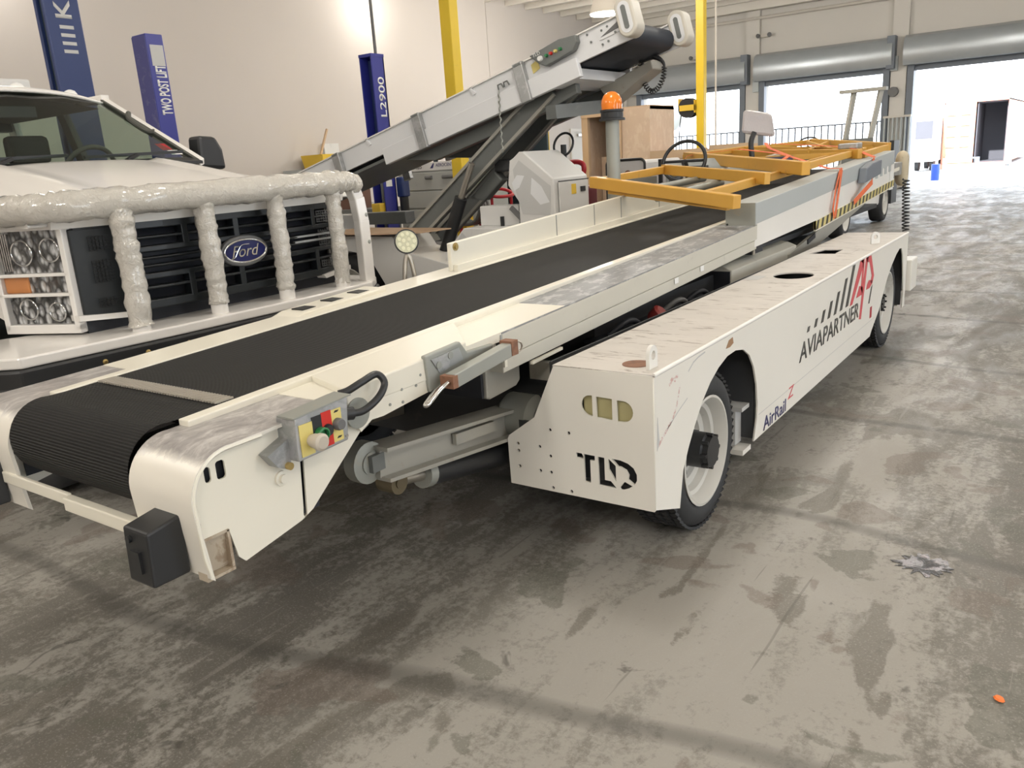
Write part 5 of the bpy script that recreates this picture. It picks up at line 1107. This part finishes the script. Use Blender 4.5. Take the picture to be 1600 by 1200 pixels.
# white lip above the grille and C-shaped headlamps sweeping round the corners
b = M(); vs = []; n = 16
for k in range(n+1):
    y = YC+(k/n-.5)*1.86; x = gx(y)+.01; vs += [(x-.16, y, 1.44), (x, y, 1.425), (x+.012, y, 1.475), (x-.16, y, 1.50)]
fs = [(0, 1, 2, 3), (4*n+3, 4*n+2, 4*n+1, 4*n)]
for k in range(n):
    for q in range(4): r = (q+1) % 4; fs.append((4*k+q, 4*k+4+q, 4*k+4+r, 4*k+r))
b.add(vs, fs).build('hood_lip', 'truckwhite', T, smooth=40)
for s in (-1, 1):
    p0 = V(-4.00, YC+s*.885, 0); p1 = V(-4.40, YC+s*1.045, 0); d = p1-p0; nn = V(d.y*s*-1, d.x*s, 0)
    nn = V(0, 0, 1).cross(d).normalized(); nn = nn if nn.x > 0 else -nn
    def q(t, z, o=0.): return p0+d*t+nn*o+V(0, 0, z)
    def cell(t0, t1, z0, z1, o0, o1, name, m, par, bev=.006):
        return M().hexa([q(t0, z0, o0), q(t1, z0, o0), q(t1, z0, o1), q(t0, z0, o1), q(t0, z1, o0), q(t1, z1, o0), q(t1, z1, o1), q(t0, z1, o1)]).build(name, m, par, bevel=bev)
    H = cell(-.02, 1.0, .925, 1.455, -.10, -.03, 'headlamp', 'truckwhite', T)
    for t0, t1, z0, z1 in ((-.02, .05, .94, 1.45), (.93, 1.0, .94, 1.45), (-.02, 1.0, .925, .970), (0, 1.0, 1.425, 1.455), (0, 1.0, 1.205, 1.222), (0, 1.0, 1.108, 1.125)): cell(t0, t1, z0, z1, -.03, .012, 'bezel', 'truckwhite', H, .004)
    cell(.05, .93, 1.222, 1.425, -.034, -.024, 'reflector', 'reflector', H, 0); cell(.05, .93, .970, 1.108, -.034, -.024, 'reflector', 'reflector', H, 0)
    cell(.05, .60, 1.125, 1.205, -.034, -.020, 'indicator', 'reflector', H, 0); cell(.60, .93, 1.125, 1.205, -.034, -.012, 'indicator', 'amber', H)
    for t, z, r in ((.22, 1.33, .055), (.60, 1.32, .06), (.28, 1.03, .045), (.66, 1.045, .05)):
        M().lathe([(r, .012), (r*.86, .0), (r*.5, -.012), (r*.42, .0), (r*.30, .014), (r*.12, .018)], q(t*d.length/.43, z, -.022), nn, 20).build('reflector_bowl', 'reflector', H, smooth=30); M().tube([q(t*d.length/.43, z, -.008)+d.normalized()*r*math.cos(a_*PI/12)+V(0, 0, r*math.sin(a_*PI/12)) for a_ in range(24)], .005, 6, True).build('bowl_rim', 'chrome', H, smooth=60)
    for k in range(5): cell(.76+k*.03, .775+k*.03, 1.235, 1.415, -.024, -.006, 'light_rib', 'chrome', H, 0)
    MT['lampglass'] = MT.get('lampglass') or glassy('lamp_glass', (1, 1, 1), .1, .01, .95)
    cell(.05, .93, .970, 1.425, .006, .008, 'lamp_glass', 'lampglass', H, 0)
    M().prism([(gx(YC+s*.84)+.02, YC+s*.90, .985), (gx(YC+s*.6)+.01, YC+s*.64, .965), (gx(YC+s*.6)+.01, YC+s*.62, .99), (gx(YC+s*.84)+.02, YC+s*.90, 1.012)], (-.08, 0, 0)).build('lamp_trim', 'truckwhite', T)
M().box(-4.1, -4.0, YC-.85, YC+.85, .55, 1.0).build('radiator_shield', 'dark', T)
# steel bumper with rubber strip
plan = [(-4.35, YC-1.42), (-3.90, YC-1.42), (-3.74, YC-1.30), (-3.70, YC-.6), (-3.70, YC+.3), (-3.74, YC+.86), (-3.90, YC+1.06), (-4.2, YC+1.08), (-4.2, YC+.8), (-4.05, YC+.7), (-4.05, YC-.7), (-4.2, YC-.8), (-4.35, YC-1.1)]
M().prism([(x, y, .865) for x, y in plan], (0, 0, .05)).build('bumper', 'truckwhite', T, bevel=.008)
pl2 = [(x+.012 if x > -4.0 else x, YC+(y-YC)*1.012) for x, y in plan]
M().prism([(x, y, .62) for x, y in pl2], (0, 0, .243)).build('bumper_skirt', 'black', T, bevel=.012)
M().prism([(x+.01 if x > -4.0 else x, y, .735) for x, y in pl2], (0, 0, .05)).build('rubber_strip', 'rubber', T, bevel=.01)
for y in (YC-.95, YC-.74, YC-.52, YC-.02, YC+.2, YC+.45): M().lathe([(.013, 0), (.013, .004), (.006, .008)], (-3.688-(.057*max(0, abs(y-YC)-.6) if y < YC else 0), y, .82), (1, 0, 0), 12).build('bumper_bolt', 'brass', T)
# bull bar wrapped in crinkled film
def lumpy(pts, r, name, seed):
    rnd = random.Random(seed); P = smoothpath(pts, 10); rad = [r*(1+rnd.uniform(-.07, .10)) for _ in P]
    b = M().tube(P, rad, 16)
    for i, v in enumerate(b.v): b.v[i] = v+V(rnd.uniform(-1, 1), rnd.uniform(-1, 1), rnd.uniform(-1, 1))*.0045
    return b.build(name, 'wrap', T, smooth=80)
lumpy([(-5.0, YC-1.12, 1.50), (-4.5, YC-1.10, 1.515), (-4.05, YC-1.02, 1.525), (-3.86, YC-.85, 1.53), (-3.80, YC-.5, 1.535), (-3.80, YC, 1.54), (-3.80, YC+.4, 1.54), (-3.80, YC+.73, 1.54)], .068, 'wrapped_top_bar', 3)
lumpy([(-3.80, YC+.72, 1.54), (-3.81, YC+.82, 1.54), (-3.83, YC+.885, 1.51)], .058, 'wrapped_top_bar', 4)
for k, y in enumerate((-.69, -.235, .225, .665)):
    lumpy([(-3.80, YC+y, 1.50), (-3.80, YC+y, 1.35), (-3.80, YC+y+.005, 1.15), (-3.80, YC+y, .935 if k in (0, 3) else .965)], .055-.003*k, 'wrapped_upright', 10+k)
    M().cyl((-3.80, YC+y, .90), (-3.80, YC+y, .98), .045, 16).build('upright_foot', 'truckwhite', T, smooth=30)
M().beam((-3.82, YC+.90, .90), (-3.82, YC+.90, 1.30), .085, .065, (1, 0, 0)).beam((-3.82, YC+.90, 1.29), (-3.825, YC+.885, 1.44), .083, .065, (1, 0, 0)).beam((-3.825, YC+.885, 1.43), (-3.825, YC+.845, 1.53), .08, .065, (1, 0, 0)).build('hoop_leg', 'truckwhite', T, bevel=.008)
M().beam((-3.83, YC+.90, 1.29), (-4.7, YC+1.02, 1.29), .04, .09).build('side_brace', 'truckwhite', T, bevel=.006)
for z in (1.16, 1.33): M().lathe([(.013, 0), (.013, .006), (.007, .01)], (-3.793, YC+.92, z), (1, 0, 0), 12).build('hoop_bolt', 'galvd', T)
for x in (-4.62, -8.75):
    for s in (-1, 1): wheel(T, (x, YC+s*.86, .42), (0, s, 0), .42, .26, .23, treads=False)
M().box(-9.7, -4.3, YC-.5, YC+.5, .45, .62).box(-9.75, -8.05, YC-.98, YC+.98, .75, .85).box(-9.75, -9.68, YC-.98, YC+.98, .75, 1.5).build('truck_frame', 'chassis', T)

# ================================================================ RAISED CONVEYOR (second belt loader, lies along X)
B = thing('belt_loader', 'light grey belt loader with its boom raised across the hall, behind the white truck', 'belt loader', (-5.5, 7.0, 0))
O2 = V(-7.62, 6.6, 1.622); DX = V(.968, 0, .2517); DN = V(-.2517, 0, .968)
def bp2(s, t, y=6.6): p = O2+DX*s+DN*t; return V(p.x, y, p.z)
def bprism(st, y0, y1, name, m, par=None, **k):
    return M().prism([bp2(s, t, y0) for s, t in st], (0, y1-y0, 0)).build(name, m, par or B, **k)
for y0, y1 in ((6.6, 6.63), (7.57, 7.60)):
    sgn = -1 if y0 < 7 else 1
    bprism([(-1.9, 0), (4.40, 0), (4.40, -.215), (-1.9, -.20)], y0, y1, 'boom_side', 'boomgrey')
    ya, yb = (y0-.03, y1) if y0 < 7 else (y0, y1+.03)
    bprism([(1.35, -.165), (3.85, -.165), (3.85, -.33), (3.62, -.33), (1.35, -.33)], ya, yb, 'boom_skirt', 'boomgrey', bevel=.006)
    bprism([(-1.9, .0), (4.4, .0), (4.4, .012), (-1.9, .012)], y0-.02, y1+.02, 'boom_edge', 'white')
    for s in (.68, 1.94, 3.27):
        z = -.05
        q_ = bprism([(s-.06, .01), (s+.05, .01), (s+.05, -.345), (s-.06, -.345)], min(y0, y1)+sgn*.06 if sgn < 0 else y1, y0 if sgn < 0 else y1+.06, 'boom_bracket', 'galv', bevel=.006)
        if sgn < 0: bprism([(s-.045, -.0), (s+.035, -.0), (s+.035, -.02), (s-.045, -.02)], y0-.062, y0-.055, 'bracket_slot', 'armdark', q_)
    for s in (1.15, 2.65): bprism([(s, .0), (s+.02, .012), (s+.06, -.06), (s+.03, -.07)], y0-.02 if sgn < 0 else y1, y0 if sgn < 0 else y1+.02, 'boom_hook', 'boomgrey')
    # oval bumper pad at the tip
    cpt = (4.42, -.06); ov = []
    for k in range(32):
        a = PI*2*k/32; ov.append((cpt[0]+.085*math.cos(a), cpt[1]+(.075 if math.sin(a) > 0 else -.075)+.085*math.sin(a)))
    yy = (6.50, 6.66) if sgn < 0 else (7.54, 7.70)
    pd = bprism(ov, yy[0], yy[1], 'bumper_pad', mat('cream_bumper_rubber', (.60, .57, .50), .5), smooth=40, bevel=.012)
    bprism([(cpt[0]+.055*math.cos(PI*k/16), cpt[1]+(.07 if k < 16 else -.07)+.055*math.sin(PI*k/16)) for k in range(32)], yy[0]-.004, yy[0]+.001, 'pad_plate', 'boomgrey', pd)
    bprism([(cpt[0]+.022*math.cos(PI*k/10), cpt[1]+(.075 if k < 10 else -.075)+.022*math.sin(PI*k/10)) for k in range(20)], yy[0]-.008, yy[0]+.001, 'pad_slot', 'armdark', pd)
# belt with tip roller
rl = []
for s in (-1.9, 0, 2, 4.2): rl.append((s, -.025))
rl += [(4.28+.095*math.cos(math.radians(a)), -.12+.095*math.sin(math.radians(a))) for a in range(80, -100, -20)]
rl += [(4.2, -.215), (2, -.215), (-1.9, -.215)]
belt2 = mat('navy_black_belt', (.016, .022, .034), .6, vary=.2)
b = M(); vs = []
for s, t in rl: vs += [bp2(s, t, 6.68), bp2(s, t, 7.52)]
b.add(vs, [(2*i, 2*i+1, 2*i+3, 2*i+2) for i in range(len(rl)-1)]).build('belt', belt2, B, smooth=40)
bprism([(-1.9, -.24), (3.75, -.24), (3.75, -.27), (-1.9, -.27)], 6.64, 7.56, 'underpan', 'armdark')
bprism([(1.5, -.33), (3.7, -.33), (3.7, -.42), (3.3, -.46), (1.9, -.46)], 6.72, 6.80, 'boom_beam', 'armdark', bevel=.006); bprism([(1.5, -.33), (3.7, -.33), (3.7, -.42), (3.3, -.46), (1.9, -.46)], 7.40, 7.48, 'boom_beam', 'armdark', bevel=.006)
bprism([(3.55, -.235), (3.80, -.235), (3.80, -.33), (3.55, -.33)], 6.62, 7.58, 'cross_beam', 'boomgrey'); bprism([(3.62, -.33), (4.2, -.28), (4.2, -.36), (3.7, -.50)], 7.30, 7.55, 'roller_housing', 'arm', bevel=.01)
# push-button box and fittings near the tip
ct = bprism([(3.42, .01), (3.50, -.09), (3.56, -.135), (3.86, -.115), (3.92, -.06), (3.92, .0), (3.75, .03)], 6.53, 6.60, 'control_box', 'armdark', bevel=.008)
for k, (s, m) in enumerate(((3.53, 'paper'), (3.60, 'green'), (3.65, 'redbtn'), (3.70, 'labely'), (3.75, 'green'))):
    c = bp2(s, -.055, 6.53); M().lathe([(.026 if k == 0 else .016, 0), (.02 if k == 0 else .012, .025)], c, (0, -1, 0), 14).build('button', m, ct)
text('lettering', 'TLD', bp2(3.46, -.02, 6.527), DX, DN, .08, .03, 'paper', ct)
bprism([(4.08, -.02), (4.32, .0-.02), (4.32, -.12), (4.10, -.12)], 6.592, 6.60, 'maker_plate', 'boomgrey')
for s, t in ((4.0, -.03), (4.02, -.10), (4.12, -.16), (4.18, -.155), (4.14, -.05), (4.2, -.04), (4.26, -.11)): M().lathe([(.010, 0), (.010, .004)], bp2(s, t, 6.592), (0, -1, 0), 10).build('panel_bolt', 'armdark', B)
bprism([(4.12, -.10), (4.30, -.04), (4.30, -.09)], 6.588, 6.594, 'logo', 'cap_grey')
bprism([(3.38, -.05), (3.46, -.03), (3.46, -.11), (3.38, -.13)], 6.594, 6.60, 'yellow_label', 'labely')
for s in (2.98, 3.05): M().tube([bp2(s, -.13, 6.58), bp2(s+.01, -.09, 6.57), bp2(s+.05, -.09, 6.57), bp2(s+.06, -.13, 6.58)], .008, 6).build('chain_hook', 'armdark', B)
ch = bp2(2.99, -.14, 6.56)
M().tube([(ch.x+.006*math.sin(k*1.6), ch.y+.006*math.cos(k*1.6), ch.z-k*.016) for k in range(36)], .008, 6).build('safety_chain', 'galvd', B)
# scissor arms, rams, deck
for y, p, q_ in ((6.75, V(-6.30, 6.75, .705), V(-4.22, 6.75, 2.225)), (7.40, V(-6.25, 7.40, .78), V(-4.38, 7.40, 2.25))):
    M().beam(p, q_, .07, .19).build('lift_arm', 'armdark', B, bevel=.008)
    up = V(-.59, 0, .81)*.085
    M().beam(p+up-V(0, .045, 0), q_+up-V(0, .045, 0), .03, .03).beam(p-up-V(0, .045, 0), q_-up-V(0, .045, 0), .03, .03).build('arm_flange', 'arm', B)
M().cyl((-5.60, 6.60, .60), (-5.27, 6.60, 1.27), .065, 18).build('ram_cylinder', 'black', B, smooth=30); M().cyl((-5.27, 6.60, 1.27), (-5.10, 6.60, 1.60), .032, 14).build('ram_rod', 'steel', B, smooth=30)
M().box(-4.98, -4.72, 6.80, 7.2, 1.50, 1.62).build('valve_block', 'chassis', B, bevel=.02); M().cyl((-4.72, 6.85, 1.55), (-4.52, 6.85, 1.55), .06, 16).build('motor', 'black', B, smooth=30)
M().prism([(-5.35, 6.82, 1.25), (-5.0, 6.82, 1.52), (-4.9, 6.82, 1.42), (-5.15, 6.82, 1.22)], (0, .12, 0)).build('arm_knuckle', 'armdark', B, bevel=.02)
M().beam((-4.15, 6.60, 2.0), (-4.02, 7.55, 2.06), .12, .12).build('arm_shaft', 'armdark', B)
# low white body along the near side
side2 = [(-8.4, .24), (-7.25, .24), (-7.18, .45), (-7.05, .64), (-6.85, .76), (-6.6, .80), (-6.35, .76), (-6.15, .64), (-6.02, .45), (-5.95, .24), (-5.15, .24), (-5.05, .55), (-5.15, .66), (-5.75, .79), (-5.85, .93), (-8.4, .96)]
plate('pod_side', side2, [], .02, V(0, 6.16, 0), *XZ, 'graybody', B)
M().prism([(-8.4, 6.17, .96), (-5.85, 6.17, .93), (-5.75, 6.17, .79), (-5.15, 6.17, .66), (-5.05, 6.17, .55), (-5.05, 6.17, .53), (-5.2, 6.17, .6), (-5.8, 6.17, .73), (-5.9, 6.17, .87), (-8.4, 6.17, .90)], (0, .55, 0)).build('pod_top', 'white', B)
M().box(-5.16, -5.06, 6.17, 6.7, .24, .6).build('pod_nose', 'graybody', B)
wheel(B, (-6.6, 6.32, .36), (0, -1, 0), .36, .22, .22, treads=False); wheel(B, (-6.6, 7.9, .36), (0, 1, 0), .36, .22, .22, treads=False)
M().box(-8.4, -4.45, 6.65, 7.75, .35, .70).build('chassis', 'chassis', B)
M().prism([(-5.25, 6.26, .20), (-5.25, 6.26, .76), (-5.0, 6.26, 1.0), (-4.46, 6.26, 1.0), (-4.36, 6.26, .85), (-4.36, 6.26, .20)], (0, .4, 0)).build('hood_body', 'graybody', B, bevel=.01)
for p in ([(-5.20, .72), (-5.02, .96), (-4.80, .76)], [(-4.80, .95), (-4.55, .97), (-4.62, .78)]): M().prism([(x, 6.258, z) for x, z in p], (0, -.003, 0)).build('camouflage_patch', 'graypatch', B)
M().box(-4.93, -4.47, 6.45, 6.65, 1.0, 1.19).build('battery_tray', 'graybody', B, bevel=.008); M().cyl((-4.66, 6.44, 1.0), (-4.66, 6.44, 1.09), .02, 10).build('catch', 'black', B)
# angular grey cabinet with a door
cp = [(-4.47, 1.38), (-4.44, 1.59), (-4.32, 1.675), (-4.05, 1.675), (-3.965, 1.43), (-3.95, .3), (-4.36, .3), (-4.36, 1.23)]
cp = [(-4.47, 1.38), (-4.44, 1.59), (-4.33, 1.672), (-4.28, 1.672), (-3.97, 1.425), (-3.95, .3), (-4.36, .3), (-4.36, 1.23)]
CB = M().prism([(x, 6.3, z) for x, z in cp], (0, .60, 0)).build('cabinet', 'graybody', B, bevel=.012)
M().prism([(-4.28, 6.31, 1.673), (-4.33, 6.9, 1.673), (-4.62, 6.9, 1.673), (-4.44, 6.31, 1.60)], (0, 0, -.02)).build('cabinet_top', 'graybody', CB)
M().box(-3.955, -3.945, 6.35, 6.87, .35, 1.385).build('cabinet_door', 'graybody', CB, bevel=.004); M().box(-3.948, -3.944, 6.34, 6.88, 1.39, 1.398).build('door_gap', 'black', CB)
M().box(-3.945, -3.942, 6.56, 6.64, 1.27, 1.36).build('warning_label', 'yellow', CB); M().box(-3.945, -3.935, 6.72, 6.80, 1.285, 1.33).build('door_latch', 'black', CB)
for p in ([(-4.20, 1.44), (-4.10, 1.36), (-4.02, 1.22), (-4.12, 1.20), (-4.22, 1.30)], [(-4.42, 1.40), (-4.36, 1.47), (-4.28, 1.46), (-4.34, 1.36), (-4.40, 1.33)], [(-4.15, 1.0), (-4.0, 1.12), (-3.98, .9), (-4.2, .85)]): M().prism([(x, 6.298, z) for x, z in p], (0, -.002, 0)).build('camouflage_patch', 'boomgrey', CB)
M().prism([(-4.40, 6.298, 1.52), (-4.33, 6.298, 1.60), (-4.0, 6.298, 1.36), (-4.02, 6.298, 1.10), (-4.32, 6.298, 1.12), (-4.38, 6.298, 1.32)], (0, -.001, 0)).build('camouflage_patch', 'graypatch', CB)
M().beam((-4.47, 6.33, 1.18), (-4.22, 6.33, .95), .03, .04).beam((-4.22, 6.33, .95), (-4.24, 6.33, .3), .03, .04).build('door_seal', 'cap_grey', CB)
M().tube([(-4.40+.11*math.cos(k*PI/12), 7.2+.04*math.sin(k*PI/12), 1.72+.11*math.sin(k*PI/12)) for k in range(24)], .012, 8, True).build('steering_wheel', 'black', B, smooth=50); M().tube([(-4.4, 7.2, 1.72), (-4.4, 7.2, .9)], .03, 8).build('steering_column', 'black', B)
# hand control and coiled cord hanging from the boom tip
pz = V(-3.64, 7.5, 2.452)
hd = M().beam(pz+V(-.06, 0, -.015), pz+V(.08, .01, .015), .06, .065).build('hand_control', 'black', B, bevel=.012)
M().tube(smoothpath([pz+V(.06, .01, .012), pz+V(.13, .01, -.015), pz+V(.175, .02, -.055), pz+V(.19, .02, -.10)]), [.028-.001*k for k in range(19)], 10).build('control_handle', 'black', hd, smooth=50)
M().beam(pz+V(-.10, 0, .10), pz+V(-.10, 0, -.03), .04, .035).build('control_bracket', 'black', B); M().tube([pz+V(-.10, 0, -.03), pz+V(-.14, 0, -.09), pz+V(-.08, 0, -.07), pz+V(-.05, 0, -.04)], .006, 6).build('wire_clip', 'steel', B)
cpth = smoothpath([pz+V(-.035, 0, -.03), pz+V(-.03, 0, -.12), pz+V(-.005, .0, -.23), pz+V(.05, .01, -.30), pz+V(.125, .01, -.28), pz+V(.175, .02, -.19), pz+V(.19, .02, -.10)], 30)
cc = []
for k, p in enumerate(cpth):
    a = k*2*PI/8; d = (cpth[min(k+1, len(cpth)-1)]-cpth[max(k-1, 0)]).normalized(); e = V(0, 1, 0); f = d.cross(e)
    cc.append(p+(e*math.cos(a)+f*math.sin(a))*.022)
M().tube(cc, .0065, 6).build('coiled_cord', 'black', B, smooth=70)
# tan board on the low body
tag(M().prism([(-6.9, 6.02, .975), (-6.0, 6.0, .965), (-5.45, 6.15, .965), (-5.35, 6.5, .97), (-6.7, 6.6, .975)], (0, 0, .012)).build('cardboard_sheet', 'card'), 'tan cardboard sheet lying on the low grey body behind the bull bar', 'cardboard')
tag(M().lathe([(.008, 0), (.016, .004), (.012, .010)], (-.09, 2.42, 0), (.2, .1, 1), 8).build('debris_piece', mat('orange_plastic', (.9, .2, .03), .5)), 'tiny orange scrap lying on the bare concrete floor', 'scrap')

# ---------------------------------------------------------------- view
SC.view_settings.view_transform = 'Standard'; SC.view_settings.look = 'None'; SC.view_settings.gamma = 1; SC.view_settings.use_curve_mapping = False
SC.view_settings.exposure = -0.08
SC.cycles.use_denoising = True; SC.cycles.max_bounces = 7; SC.cycles.diffuse_bounces = 3; SC.cycles.glossy_bounces = 3; SC.cycles.transmission_bounces = 4; SC.cycles.transparent_max_bounces = 10
SC.cycles.sample_clamp_indirect = 6; SC.cycles.caustics_reflective = False; SC.cycles.caustics_refractive = False
